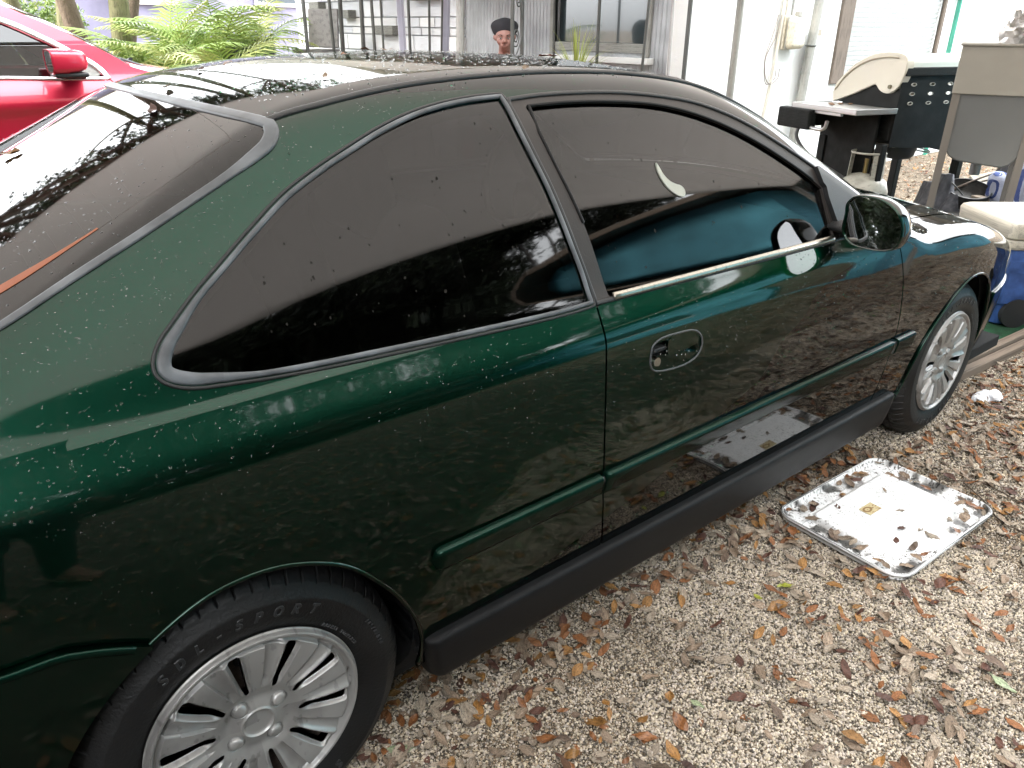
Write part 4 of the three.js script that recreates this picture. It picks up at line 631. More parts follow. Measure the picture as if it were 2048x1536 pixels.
const frondM = [[.30, .42, .10], [.42, .52, .15], [.24, .36, .09], [.52, .56, .20]].map((c) => phys(c, { roughness: .55, transmission: .35 })), caneM = std([.32, .36, .14], { roughness: .6, map: rep(T_dirt, 1, 4) });
const frondG = [[1.5, .9], [1.3, 1.15], [1.1, .7], [1.6, 1.05]].map(([a, b]) => frond(a, b));
function palm(label, x, z, canes, h) { const g = thing('areca_palm', label, 'palm', [x, 0, z]); for (let k = 0; k < canes; k++) { const bx0 = rr(-.2, .2), bz = rr(-.2, .2), tx0 = bx0 * 2.2, tz = bz * 2.2, hh = h * rr(.65, 1.1); mesh('cane', bar([bx0, 0, bz], [tx0, hh, tz], .022, .015, 8), caneM, g); for (let q = 0; q < 5; q++) { const f = mesh('frond', pick(frondG), pick(frondM), g); f.position.set(tx0, hh, tz); f.rotation.set(0, rr(0, 6.28), rr(-.25, .35), 'YXZ'); f.scale.setScalar(rr(.7, 1.05)); } } return g; }
palm('large bright green areca palm beside the porch', 3.05, -8.6, 5, .95);
palm('yellow-green areca palm left of the large one, above the car roof', 2.75, -9.1, 4, .8);
palm('small areca palm closest to the iron porch post', 3.55, -8.9, 4, .95);
palm('low bright palm behind the red bonnet', 2.55, -7.6, 3, .5);
{ // black barrel smoker among the palms
  const g = thing('barrel_smoker', 'black barrel smoker half hidden among the palm fronds', 'smoker', [3.62, 0, -9.15], -.45), m = worn([.03, .032, .035], { roughness: .5 }), b = new THREE.CylinderGeometry(.24, .24, .72, 32).rotateZ(Math.PI / 2).translate(0, .98, 0); mesh('barrel', b, m, g); mesh('lid', new THREE.CylinderGeometry(.247, .247, .70, 32, 1, true, 0, Math.PI).rotateZ(Math.PI / 2).rotateX(0).translate(0, 1.0, 0), phys([.08, .085, .09], { roughness: .5 }), g); for (const s of [-1, 1]) for (const q of [-1, 1]) mesh('leg', bar([s * .3, 0, q * .22], [s * .28, .82, q * .12], .018, .018, 8), m, g); mesh('chimney', bar([-.28, 1.1, 0], [-.28, 1.5, 0], .04, .04, 14), m, g); mesh('handle', tube([[-.2, 1.05, .25], [-.2, 1.05, .31], [.2, 1.05, .31], [.2, 1.05, .25]], .01, 20), m, g); }
{ // lavender house next door
  const g = thing('lavender_house', 'pale lavender house wall behind the oak trunks', 'house', [0, 0, 0]), m = std([.50, .48, .70], { roughness: .9, map: rep(T_blot, .3), bumpMap: rep(T_fine, 4), bumpScale: .003 }); mesh('wall', box2(-4, 9.5, 0, 3, -17.3, -17), m, g); mesh('roof', bx(-4.6, 10.1, 3, 3.2, -21, -16.3, .03), W_.roof, g); for (const x of [1.2, 4.1, 7]) { const w = mesh('window', join([bx(x - .05, x + 1.25, 1.72, 1.8, -17.0, -16.93), bx(x - .05, x + .02, 1.8, 2.6, -17.0, -16.94), bx(x + 1.18, x + 1.25, 1.8, 2.6, -17.0, -16.94), bx(x - .05, x + 1.25, 2.6, 2.66, -17.0, -16.93)]), W_.white, g); mesh('pane', bx(x + .02, x + 1.18, 1.8, 2.6, -17.0, -16.985, .002), phys([.1, .12, .14], { roughness: .1 }), w); } mesh('side_wall', join([box2(-4, -3.8, 0, 3, -21, -17.3), box2(9.3, 9.5, 0, 3, -21, -17.3), box2(-4, 9.5, 0, 3, -21.2, -21)]), m, g); }
{ // turquoise house across the drive: it shows only in the door glass and the paint
  const g = thing('turquoise_house', 'turquoise house across the drive, mirrored in the door window', 'house', [0, 0, 0]), m = std([.13, .49, .66], { roughness: .8, map: rep(T_blot, .3) });
  const front = new THREE.Shape(); [[1.9, 0], [1.9, 2.72], [4.9, 3.9], [7.9, 2.72], [7.9, 0]].forEach(([z, y], i) => i ? front.lineTo(z, y) : front.moveTo(z, y)); const dh = new THREE.Path(); [[2.15, .02], [2.15, 2.0], [2.95, 2.0], [2.95, .02]].forEach(([z, y], i) => i ? dh.lineTo(z, y) : dh.moveTo(z, y)); front.holes.push(dh); const wh = new THREE.Path(); [[3.9, 1.0], [3.9, 2.1], [5.4, 2.1], [5.4, 1.0]].forEach(([z, y], i) => i ? wh.lineTo(z, y) : wh.moveTo(z, y)); front.holes.push(wh);
  mesh('front_wall', new THREE.ExtrudeGeometry(front, { depth: .2, bevelEnabled: false }).rotateY(-Math.PI / 2).translate(5.7, 0, 0), m, g); mesh('side_wall', join([box2(5.7, 14, 0, 2.72, 1.9, 2.1), box2(5.7, 14, 0, 2.72, 7.7, 7.9), box2(13.8, 14, 0, 2.72, 2.1, 7.7)]), m, g);
  for (const s of [-1, 1]) mesh('roof', tx(rbox(9.2, .1, 3.65, .02), 9.6, 3.36, 4.9 + s * 1.66, s * .375), W_.brown, g); mesh('door', box2(5.62, 5.66, .02, 2.0, 2.15, 2.95), worn([.10, .08, .07]), g); const w = mesh('window', box2(5.44, 5.5, .94, 1.0, 3.82, 5.48), W_.white, g); mesh('pane', box2(5.58, 5.59, 1.0, 2.1, 3.9, 5.4), phys([.03, .04, .05], { roughness: .08 }), w);
}
{ // translucent tarpaulin canopy over the drive: its underside shows in the glass and the flank
  const g = thing('carport_canopy', 'grey-beige tarpaulin canopy on slim posts over the drive', 'canopy', [0, 0, 0]), m = phys([.94, .85, .77], { roughness: 1, transmission: .53, map: rep(T_blot, .25) });
  const s = new THREE.PlaneGeometry(10.7, 4.45, 32, 8).rotateX(-Math.PI / 2).translate(-.15, 2.42, -.775), p = s.attributes.position; for (let i = 0; i < p.count; i++) { const u = (p.getX(i) + 5.5) / 10.7; p.setY(i, 2.42 - .05 * Math.abs(Math.sin(u * 4 * Math.PI)) * 0 - .035 * Math.sin(Math.PI * ((u * 4) % 1)) ); } s.computeVertexNormals(); mesh('sheet', s, m, g);
  for (let k = 0; k < 2; k++) mesh('rafter', bar([-5.5 + k * 10.7, 2.43, -3.0], [-5.5 + k * 10.7, 2.43, 1.45], .025, .025, 10), W_.greyPole, g); for (const z of [-3.0, 1.45]) mesh('edge_tube', bar([-5.5, 2.44, z], [5.2, 2.44, z], .025, .025, 10), W_.greyPole, g); for (const [x, z] of [[-5.5, -3.0], [-5.5, 1.45], [5.2, 1.45], [5.2, -3.0]]) mesh('post', bar([x, 0, z], [x, 2.44, z], .03, .03, 12), W_.greyPole, g); }

{ const g = new THREE.PlaneGeometry(30, 12, 1, 1).rotateX(-Math.PI / 2).translate(-1, .006, 10.2); struct('added_dark_lawn', g, std([.03, .05, .018], { roughness: 1, map: rep(T_blot, 20), bumpMap: rep(T_fine, 30), bumpScale: .02 })); }  // unseen grass sheet, added to give the flank a dark green reflection
{ const g = thing('added_hedge', 'dark hedge added out of view behind the car for the door mirror to reflect', 'hedge', [-10.5, 0, 0]), b = []; for (let k = 0; k < 26; k++) b.push([rr(-.3, .3), rr(.4, 2.3), -9 + k * .72, .85]); for (let k = 0; k < 9; k++) mesh('stem', bar([0, 0, -8 + k * 2], [.1, 1.6, -8 + k * 2.1], .05, .03, 8), bark, g); foliage('leaves', g, b, 9000, DARK, tufts[0]); }  // added out of view so the door mirror reflects dark leaves, not bright sky
// ---------------------------------------------------------------- red car parked beyond
{
  const R = thing('red_car', 'glossy red car with bright window trim parked on the far side of the green coupe', 'car');
  const red = phys([.58, .014, .05], { metalness: .25, roughness: .4, clearcoat: 1, clearcoatRoughness: .02 }), chrome = std([.85, .85, .86], { metalness: .9, roughness: .22, side: THREE.DoubleSide });
  const prof = smoothed([[.2, -4.17], [.4, -4.11], [.6, -4.115], [.8, -4.125], [.93, -4.112], [.975, -4.085], [1.0, -4.08], [1.06, -4.105], [1.12, -4.15], [1.3, -4.22], [1.5, -4.31], [1.62, -4.40]], .1, 1.8, .012);
  const zs = (x, y) => prof(y) - .10 * Math.max(0, x - 1.2) ** 2 - .06 * Math.max(0, -1.4 - x) ** 2, ZR = -5.0;
  const side = (x, y, o = 0) => { const e = .003, n = V(-(zs(x + e, y) - zs(x - e, y)) / (2 * e), -(zs(x, y + e) - zs(x, y - e)) / (2 * e), 1).normalize(); return { p: V(x, y, zs(x, y)).addScaledVector(n, o), n }; };
  const P2 = (segs) => poly(outline(segs, 8)), pl = (f, box, o = {}) => trim({ box, sdf: f, d: .02, lift: (x, y) => side(x, y, o.off || 0), lip: .02, ...o });
  const mir = (g) => { const m = g.clone(), p = m.attributes.position, n = m.attributes.normal; for (let i = 0; i < p.count; i++) { p.setZ(i, 2 * ZR - p.getZ(i)); n.setZ(i, -n.getZ(i)); } const a = m.index.array; for (let i = 0; i < a.length; i += 3) { const t = a[i]; a[i] = a[i + 1]; a[i + 1] = t; } return m; };
  const two = (name, g, m) => { const a = mesh(name, g, m, R); mesh(name, mir(g), m, R); return a; };
  const top = [[-2.3, .98], [-1.9, 1.1], [-1.2, 1.13], [.345, 1.131], [.86, 1.109]];
  const trimU = [[-1.95, 1.15], [-1.6, 1.42], [-1.0, 1.54], [-.3, 1.56], [.2, 1.51], [.422, 1.435], [.503, 1.401], [.585, 1.356], [.67, 1.307], [.755, 1.251], [.822, 1.209], [.865, 1.167], [.893, 1.114]], trimL = [[.86, 1.125], [.83, 1.165], [.784, 1.20], [.682, 1.265], [.579, 1.322], [.496, 1.367], [.416, 1.405], [.2, 1.475], [-.3, 1.525], [-1.0, 1.505], [-1.5, 1.4], [-1.8, 1.16]];
  const pillar = [[1.026, 1.172], [.941, 1.231], [.826, 1.3], [.694, 1.375], [.565, 1.437], [.443, 1.496], [.15, 1.585], [-.4, 1.62], [-1.1, 1.6], [-1.75, 1.45], [-2.15, 1.15], [-2.3, .98]];
  const wellC = [[-1.62, .33], [1.42, .33]], wells = (x, y) => Math.min(...wellC.map(([a, b]) => Math.hypot(x - a, y - b) - .37));
  const hoodE = [[1.026, 1.172], [1.15, 1.135], [1.4, 1.09], [1.75, 1.0], [2.0, .88], [2.12, .7]];
  const whole = P2([hoodE, [[2.12, .7], [2.14, .5], [2.08, .3], [2.0, .24]], [[2.0, .24], [-2.3, .24]], [[-2.3, .24], [-2.42, .5], [-2.4, .8], [-2.3, .98]], [...pillar].reverse()]);
  const glassAll = P2([[...trimL].reverse().concat([]), [[.86, 1.125], [.86, 1.13]], [[.86, 1.13], [-1.8, 1.14]], [[-1.8, 1.14], [-1.8, 1.16]]]);
  const seamA = P2([[[.955, 1.19], [.87, 1.163], [.88, 1.121], [.93, 1.06], [.965, .9], [.97, .4]], [[.97, .4], [-.35, .4]], [[-.35, .4], [-.35, 1.13]], [[-.35, 1.13], [-.35, 1.3]], [[-.35, 1.3], [.7, 1.3], [.955, 1.19]]]);
  two('side_panel', pl((x, y) => Math.max(whole(x, y), -glassAll(x, y), -wells(x, y), x < .985 && x > -.37 && y < 1.131 && y > .385 ? .003 - seamA(x, y) : -1), [-2.45, 2.16, .22, 1.64], { d: .014 }), red);
  const door = two('front_door', pl((x, y) => Math.max(seamA(x, y) + .003, y - lerp(1.131, 1.112, (x + .35) / 1.2), -glassAll(x, y)), [-.36, .98, .39, 1.2], { d: .012 }), red);
  two('side_window', pl((x, y) => Math.max(glassAll(x, y), x - .70 - .6 * (1.19 - y)), [-1.85, .9, 1.1, 1.55], { off: -.012, lip: 0 }), new THREE.MeshPhysicalMaterial({ color: L(.12, .14, .14), roughness: 0, transmission: 1, thickness: 0, ior: 1.7, side: THREE.DoubleSide }));
  two('mirror_sail', pl((x, y) => Math.max(glassAll(x, y), .712 + .6 * (1.19 - y) - x), [.6, .9, 1.1, 1.3], { d: .01, off: -.004 }), worn([.35, .37, .38], { roughness: .5, side: THREE.DoubleSide }));
  const strip = (pts, w, h) => { const Pp = [], N = []; for (const [x, y] of pts) { const q = side(x, y, .0); Pp.push(q.p); N.push(q.n); } return sweep(Pp, N, halfRound(w, h)); };
  const mid = outline([trimU.map(([x, y], i) => [x - .004, y - .014])], 6); two('window_trim', strip(mid, .032, .008), chrome);
  two('belt_trim', strip(outline([[[-1.95, 1.145], [-1, 1.14], [.345, 1.131], [.6, 1.119], [.885, 1.112]]], 10), .022, .01), chrome);
  // roof, screens, bonnet: edges joined across the car with a slight crown
  const across = (pts, crownH, m, name) => { const pos = [], idx = [], n = 20, pp = outline([pts], 6); pp.push(pts[pts.length - 1]); for (const [x, y] of pp) { const z = zs(x, y) - .004; for (let k = 0; k <= n; k++) { const t = k / n; pos.push(x, y + crownH * (1 - (2 * t - 1) ** 4), lerp(z, 2 * ZR - z, t)); } } for (let i = 0; i < pp.length - 1; i++) for (let k = 0; k < n; k++) { const a = i * (n + 1) + k, b = a + n + 1; idx.push(a, b, a + 1, b, b + 1, a + 1); } const g = new THREE.BufferGeometry(); g.setAttribute('position', new THREE.Float32BufferAttribute(pos, 3)); g.setIndex(idx); g.setAttribute('uv', new THREE.Float32BufferAttribute(new Float32Array(pos.length / 3 * 2), 2)); g.computeVertexNormals(); m = m.clone(); m.side = THREE.DoubleSide; return mesh(name, g, m, R); };
  across(hoodE, .045, red, 'bonnet'); across([[2.12, .7], [2.14, .5], [2.08, .3], [2.0, .24]], .0, red, 'front_bumper'); across(pillar.slice(0, 7), .05, phys([.02, .025, .03], { roughness: .03, clearcoat: 1 }), 'windscreen'); across(pillar.slice(6, 10), .05, red, 'roof'); across(pillar.slice(9, 12), .04, phys([.02, .025, .03], { roughness: .03 }), 'tail_window'); across([[-2.3, .98], [-2.4, .8], [-2.42, .5], [-2.3, .24]], .0, red, 'tailgate');
  mesh('wiper_cowl', tx(rbox(.22, .03, 1.3, .012), 1.12, 1.165, ZR, 0, 0, -.35), M.trim, R); mesh('wiper', bar([1.10, 1.20, -4.45], [1.22, 1.165, -5.1], .012, .006, 8), M.trim, R);
  mesh('cabin_floor', bx(-2.2, 1.9, .3, .36, -5.7, -4.3), M.black, R); mesh('seats', join([tx(rbox(.16, .7, .5, .06, 3), -.2, .95, -4.65, 0, 0, .25), tx(rbox(.16, .7, .5, .06, 3), -.2, .95, -5.35, 0, 0, .25), bx(-.2, .4, .5, .66, -5.6, -4.4, .06)]), M.cloth, R); mesh('dashboard', bx(.55, 1.0, .7, 1.06, -5.65, -4.35, .08), M.cloth, R);
  { // mirror: red cap over a black foot
    const sec = (x, s, dy = 0) => Array.from({ length: 28 }, (_, i) => { const a = i / 28 * 6.2832, c = Math.cos(a), q = Math.sin(a), e = .55; return V(x, 1.214 + dy + .062 * s * Math.sign(q) * Math.abs(q) ** e, -3.985 + .105 * s * Math.sign(c) * Math.abs(c) ** e); });
    const m1 = mesh('mirror_cap', loft([sec(.572, .93), sec(.568, 1.0), sec(.58, 1.03), sec(.63, 1.02), sec(.69, .95, .002), sec(.73, .8, .004), sec(.748, .55, .004), sec(.752, .2, .004)]), red, R); mesh('mirror_glass', loft([sec(.571, .86), sec(.5705, .86)]), M.mirror, m1);
    mesh('mirror_foot', join([bx(.575, .74, 1.135, 1.16, -4.07, -3.9, .01), bx(.64, .75, 1.12, 1.15, -4.2, -4.02, .012)]), M.trim, R); }
  for (const [a, b] of wellC) for (const s of [1, -1]) { const w = new THREE.Group(); w.name = 'wheel'; w.position.set(a, b, s > 0 ? -4.16 : 2 * ZR + 4.16); R.add(w); mesh('tyre', new THREE.TorusGeometry(.265, .075, 16, 48).scale(1, 1, 1.5).translate(0, 0, -.1 * s), std([.02, .02, .021], { roughness: .8 }), w); mesh('rim', new THREE.CylinderGeometry(.22, .22, .05, 32).rotateX(Math.PI / 2).translate(0, 0, -.05 * s), chrome, w); }
}
// ---------------------------------------------------------------- grill, sink, cooler and odds and ends beyond the bonnet
{
  const g = thing('gas_grill', 'black gas grill with a cream hood and a steel side shelf beyond the bonnet', 'grill', [4.42, 0, -1.49], -.284);
  const steel = std([.62, .63, .64], { metalness: .8, roughness: .34, map: T_soft }), cream = phys([.72, .69, .60], { roughness: .42, clearcoat: .4, map: T_soft }), blk = phys([.020, .022, .021], { specularIntensity: .4, roughness: .6, map: rep(T_blot, 3), bumpMap: rep(T_fine, 8), bumpScale: .0005 });
  const sh = mesh('side_shelf', bx(0, .335, .922, .95, -.57, 0, .006), steel, g); mesh('shelf_rim', join([bx(.0, .335, .945, .956, -.008, .0, .002), bx(0, .335, .945, .956, -.57, -.562, .002), bx(0, .008, .945, .956, -.562, -.008, .002)]), steel, sh);
  const cheek = new THREE.Shape(); [[-.55, .96], [-.56, 1.02], [-.54, 1.07]].forEach(([z, y], i) => i ? cheek.lineTo(z, y) : cheek.moveTo(z, y)); cheek.splineThru([[-.47, 1.14], [-.40, 1.195], [-.27, 1.25], [-.14, 1.268], [-.05, 1.262], [-.01, 1.235], [-.004, 1.17], [-.03, 1.09], [-.075, 1.05], [-.12, 1.04], [-.165, 1.052], [-.21, 1.085], [-.24, 1.08]].map(([a, b]) => new THREE.Vector2(a, b))); cheek.lineTo(-.38, 1.02); cheek.lineTo(-.55, .96);
  const end = new THREE.ExtrudeGeometry(cheek, { depth: .05, bevelEnabled: true, bevelSize: .006, bevelThickness: .006, bevelSegments: 2, curveSegments: 6 }).rotateY(-Math.PI / 2); const e1 = end.clone().translate(.385, 0, 0), e2 = end.clone().translate(1.03, 0, 0);
  const hd = mesh('hood_end', e1, cream, g); mesh('hood_end', e2, cream, g); mesh('hinge_bolt', new THREE.CylinderGeometry(.012, .012, .02, 16).rotateZ(Math.PI / 2).translate(.328, 1.075, -.09), std([.2, .18, .12], { metalness: .6 }), hd);
  const rim = new THREE.CatmullRomCurve3([[-.545, 1.03], [-.47, 1.118], [-.38, 1.182], [-.27, 1.225], [-.14, 1.243], [-.06, 1.24]].map(([z, y]) => V(.326, y, z))); mesh('hood_bead', new THREE.TubeGeometry(rim, 30, .005, 6), std([.3, .27, .2]), hd);
  const topP = [[-.55, .98], [-.54, 1.06], [-.47, 1.135], [-.40, 1.19], [-.27, 1.245], [-.14, 1.262], [-.05, 1.255], [-.012, 1.23], [-.006, 1.19]], pos = [], idx = []; const tp = new THREE.CatmullRomCurve3(topP.map(([z, y]) => V(0, y, z))).getPoints(40); tp.forEach((p) => { for (const x of [.385, .98]) pos.push(x, p.y, p.z); }); for (let i = 0; i < 40; i++) idx.push(i * 2, i * 2 + 2, i * 2 + 1, i * 2 + 1, i * 2 + 2, i * 2 + 3); const hg = new THREE.BufferGeometry(); hg.setAttribute('position', new THREE.Float32BufferAttribute(pos, 3)); hg.setIndex(idx); hg.setAttribute('uv', new THREE.Float32BufferAttribute(new Float32Array(82 * 2), 2)); hg.computeVertexNormals(); mesh('hood', hg, std([.70, .70, .62], { metalness: .25, roughness: .42, side: THREE.DoubleSide }), g);
  // back sheet with its vent slots cut through
  const bs = new THREE.Shape(); bs.moveTo(.34, .78); bs.lineTo(.34, 1.185); bs.lineTo(1.02, 1.185); bs.lineTo(1.02, .66); bs.lineTo(.9, .66); bs.lineTo(.7, .70); bs.lineTo(.34, .72); for (let r = 0; r < 3; r++) for (let c = 0; c < 4; c++) { const h = new THREE.Path(), x = .44 + c * .155, y = .98 + r * .055; h.absellipse(x, y, .022, .009, 0, Math.PI * 2); bs.holes.push(h); }
  mesh('back_sheet', new THREE.ExtrudeGeometry(bs, { depth: .006, bevelEnabled: false, curveSegments: 10 }).translate(0, 0, -.022), blk, g); mesh('back_ledge', bx(.34, 1.02, 1.14, 1.19, -.02, .004, .006), blk, g); const slotM = std([.5, .5, .46]); for (let r = 0; r < 3; r++) for (let c = 0; c < 4; c++) mesh('vent_lip', new THREE.TorusGeometry(.02, .004, 6, 16).scale(1, .45, 1).translate(.44 + c * .155, .98 + r * .055, -.015), slotM, g);
  mesh('firebox', bx(.345, 1.0, .74, .97, -.5, -.03, .03), blk, g); const wedge = new THREE.Shape(); [[-.52, .955], [-.02, .955], [-.02, 1.06], [-.2, 1.095], [-.3, 1.05]].forEach(([z, y], i) => i ? wedge.lineTo(z, y) : wedge.moveTo(z, y)); mesh('firebox_end', new THREE.ExtrudeGeometry(wedge, { depth: .04, bevelEnabled: false }).rotateY(-Math.PI / 2).translate(.39, 0, 0), blk, g);
  mesh('cart_side', bx(.285, .305, .16, .92, -.53, -.09, .006), blk, g); for (const [x, z] of [[.29, -.03], [1.0, -.03], [1.0, -.52], [.29, -.53]]) mesh('cart_leg', bx(x - .02, x + .025, .02, .74, z - .03, z + .03, .006), blk, g); mesh('cart_floor', bx(.27, 1.03, .12, .15, -.55, .0, .006), blk, g); mesh('front_panel', bx(.3, 1.0, .72, .94, -.6, -.53, .02), blk, g); mesh('shelf_bracket', bx(.06, .3, .80, .918, -.565, -.53, .01), blk, g);
  mesh('burner_housing', bx(-.03, .04, .80, .925, -.66, -.36, .012), blk, g); mesh('shelf_lip', bx(.01, .03, .905, .922, -.5, -.13, .003), steel, g); mesh('gas_pipe', tube([[.0, .83, -.46], [.0, .815, -.36], [.0, .815, -.26], [.0, .83, -.235], [.0, .87, -.225]], .012, 40), steel, g); mesh('gas_hose', tube([[.0, .82, -.46], [-.01, .76, -.47], [.02, .68, -.43], [.1, .6, -.36], [.22, .52, -.28], [.3, .46, -.22]], .011, 40), std([.10, .105, .11], { roughness: .6 }), g);
  mesh('drip_pan', new THREE.LatheGeometry([[0, .6], [.08, .6], [.10, .62], [.115, .68], [.118, .682], [.11, .69]].map(([a, b]) => new THREE.Vector2(a, b)), 28).scale(1.0, 1, .8).translate(.56, .03, -.12), std([.03, .03, .03], { roughness: .5, side: THREE.DoubleSide }), g); mesh('pan_handle', tube([[.66, .70, -.09], [.76, .67, -.06], [.775, .66, -.08], [.67, .68, -.13]], .005, 24), steel, g); mesh('grease_rail', bx(.38, .86, .715, .735, -.2, -.02, .004), std([.3, .28, .25]), g);

  const litter = new THREE.Shape(); for (let k = 0; k < 6; k++) mesh('shelf_debris', tx(new THREE.IcosahedronGeometry(.014, 0).scale(1.4, .4, 1), .12 + .03 * k, .957, -.33 - .02 * ((k * 7) % 5)), worn([.2, .12, .07]), g);
}
{
  const g = thing('propane_tank', 'pale grey propane tank standing under the grill', 'gas tank', [4.735, .1, -1.52], -.3), m = phys([.48, .51, .50], { roughness: .4, clearcoat: .3, map: rep(T_dirt, 1.2) });
  mesh('tank', new THREE.LatheGeometry([[0, .05], [.09, .05], [.13, .08], [.155, .14], [.158, .24], [.155, .34], [.135, .40], [.09, .435], [.04, .448], [0, .45]].map(([a, b]) => new THREE.Vector2(a, b)), 40), m, g); mesh('foot_ring', new THREE.CylinderGeometry(.11, .11, .07, 32, 1, true).translate(0, .035, 0), phys([.4, .42, .41]), g);
  const col = new THREE.CylinderGeometry(.105, .11, .16, 40, 1, true, -.5, 4.7).translate(0, .50, 0); mesh('collar', col, phys([.50, .52, .50], { map: rep(T_dirt, 2) }), g); mesh('collar_rim', new THREE.TorusGeometry(.105, .007, 8, 40, 4.7).rotateX(Math.PI / 2).rotateY(-1.1 + 1.57 * 0).translate(0, .58, 0), m, g); mesh('valve', join([bar([0, .44, 0], [0, .54, 0], .02), bar([0, .52, 0], [.06, .52, 0], .018)]), std([.35, .28, .12], { metalness: .8, roughness: .4 }), g);
}
const sinkGroup = [];
{
  const g = thing('steel_sink', 'weathered metal sink on tall angle-iron legs, beige apron over a grey tub', 'sink', [4.54, 0, -1.0], -1.176);
  const apr = std([.35, .33, .295], { roughness: .55, map: T_soft }), tub = std([.24, .245, .25], { roughness: .42, metalness: .5, map: T_soft }), leg = std([.21, .19, .17], { roughness: .6, map: T_soft });
  mesh('apron', bx(-.015, .405, 1.075, 1.325, -.012, .006, .005), apr, g); mesh('apron_side', bx(.390, .405, 1.075, 1.325, -.40, -.014, .004), apr, g); mesh('apron_side', bx(-.015, .0, 1.075, 1.325, -.40, -.014, .004), apr, g); mesh('apron_back', bx(-.015, .405, 1.075, 1.325, -.414, -.402, .004), apr, g); mesh('top_rim', join([bx(-.025, .415, 1.322, 1.335, -.03, .016, .004), bx(-.025, .415, 1.322, 1.335, -.43, -.39, .004)]), apr, g);
  const s = new THREE.Shape(); s.moveTo(.02, 1.30); s.lineTo(.02, .80); s.quadraticCurveTo(.03, .735, .10, .72); s.lineTo(.31, .70); s.quadraticCurveTo(.375, .715, .385, .79); s.lineTo(.385, 1.3); s.lineTo(.02, 1.3); mesh('tub', new THREE.ExtrudeGeometry(s, { depth: .34, bevelEnabled: true, bevelSize: .008, bevelThickness: .02, bevelSegments: 3, curveSegments: 10 }).translate(0, 0, -.37), tub, g);
  for (const [x, z] of [[-.005, -.005], [.385, -.005], [-.005, -.395], [.385, -.395]]) { const a = mesh('leg', join([bx(x - .005, x + .035, 0, 1.075, z - .003, z + .003, .001), bx(x - .005, x + .001, 0, 1.075, z - .036, z - .004, .001)]), leg, g); }
  mesh('drain', bar([.2, .70, -.2], [.2, .62, -.2], .03), tub, g);
}
{ // crumpled foil
  const geo = mergeVertices(new THREE.IcosahedronGeometry(.1, 5).deleteAttribute('normal').deleteAttribute('uv')), p = geo.attributes.position; for (let i = 0; i < p.count; i++) { const x = p.getX(i), y = p.getY(i), z = p.getZ(i), k = .72 + .5 * Math.abs(vnoise(x * 32 + 9, y * 32 + z * 21, 5) - .5) * 2 + .25 * vnoise(x * 70, z * 70 + y * 50, 6); p.setXYZ(i, x * k * .95, y * k * .95, z * k); } geo.computeVertexNormals();
  tag(mesh('foil_ball', geo.toNonIndexed(), std([.62, .61, .6], { metalness: .75, roughness: .35 })), 'crumpled ball of foil on top of the metal sink', 'foil').position.set(4.72, 1.415, -.80); scene.children[scene.children.length - 1].geometry.computeVertexNormals();
}
{
  const g = thing('cooler', 'large blue cooler with a dirty white lid in front of the coupe nose', 'cooler', [3.925, .02, -.315], -.68), blue = std([.08, .19, .58], { roughness: .45, map: rep(T_blot, 3), bumpMap: rep(T_fine, 12), bumpScale: .0006 }), wht = std([.78, .78, .75], { roughness: .5, map: rep(T_dirt, 2.5), bumpMap: rep(T_fine, 10), bumpScale: .0008 });
  const ring = (y, i, d = 0) => { const r = [], x0 = i, x1 = .98 - i, z0 = -.5 + i, z1 = -i + d, q = .035; for (const [cx, cz, a0] of [[x1 - q, z1 - q, 1.57], [x1 - q, z0 + q, 0], [x0 + q, z0 + q, -1.57], [x0 + q, z1 - q, -3.14]]) for (let k = 0; k <= 6; k++) { const a = a0 - k / 6 * 1.5708; r.push(V(cx + q * Math.cos(a), y, cz + q * Math.sin(a))); } return r; };
  mesh('body', loft([ring(0, .065), ring(.01, .06), ring(.10, .05), ring(.115, .047), ring(.12, .038), ring(.20, .034), ring(.205, .034), ring(.28, .028), ring(.29, .018), ring(.345, .014), ring(.352, .018), ring(.40, .012), ring(.405, .02)]), blue, g);
  mesh('lid_skirt', loft([ring(.405, .012), ring(.412, .002), ring(.45, .0), ring(.455, .004)]), wht, g); const ld = mesh('lid', loft([ring(.458, .004), ring(.465, -.006), ring(.52, -.01), ring(.535, -.004), ring(.543, .012), ring(.546, .05), ring(.538, .075), ring(.538, .12), ring(.541, .18), ring(.541, .22)]), wht, g);
  mesh('handle_recess', bx(.3, .62, .30, .36, -.03, -.0115, .01), std([.03, .08, .28]), g); for (const x of [.09, .86]) { const w = new THREE.CylinderGeometry(.075, .075, .05, 28).rotateX(Math.PI / 2); mesh('wheel', w.translate(x + .06, .07, -.05), std([.02, .02, .02]), g); } mesh('hinge', join([bx(.2, .3, .39, .47, -.51, -.495), bx(.68, .78, .39, .47, -.51, -.495)]), wht, g); mesh('latch', bx(.45, .52, .38, .47, .0, .012, .004), wht, g);
}
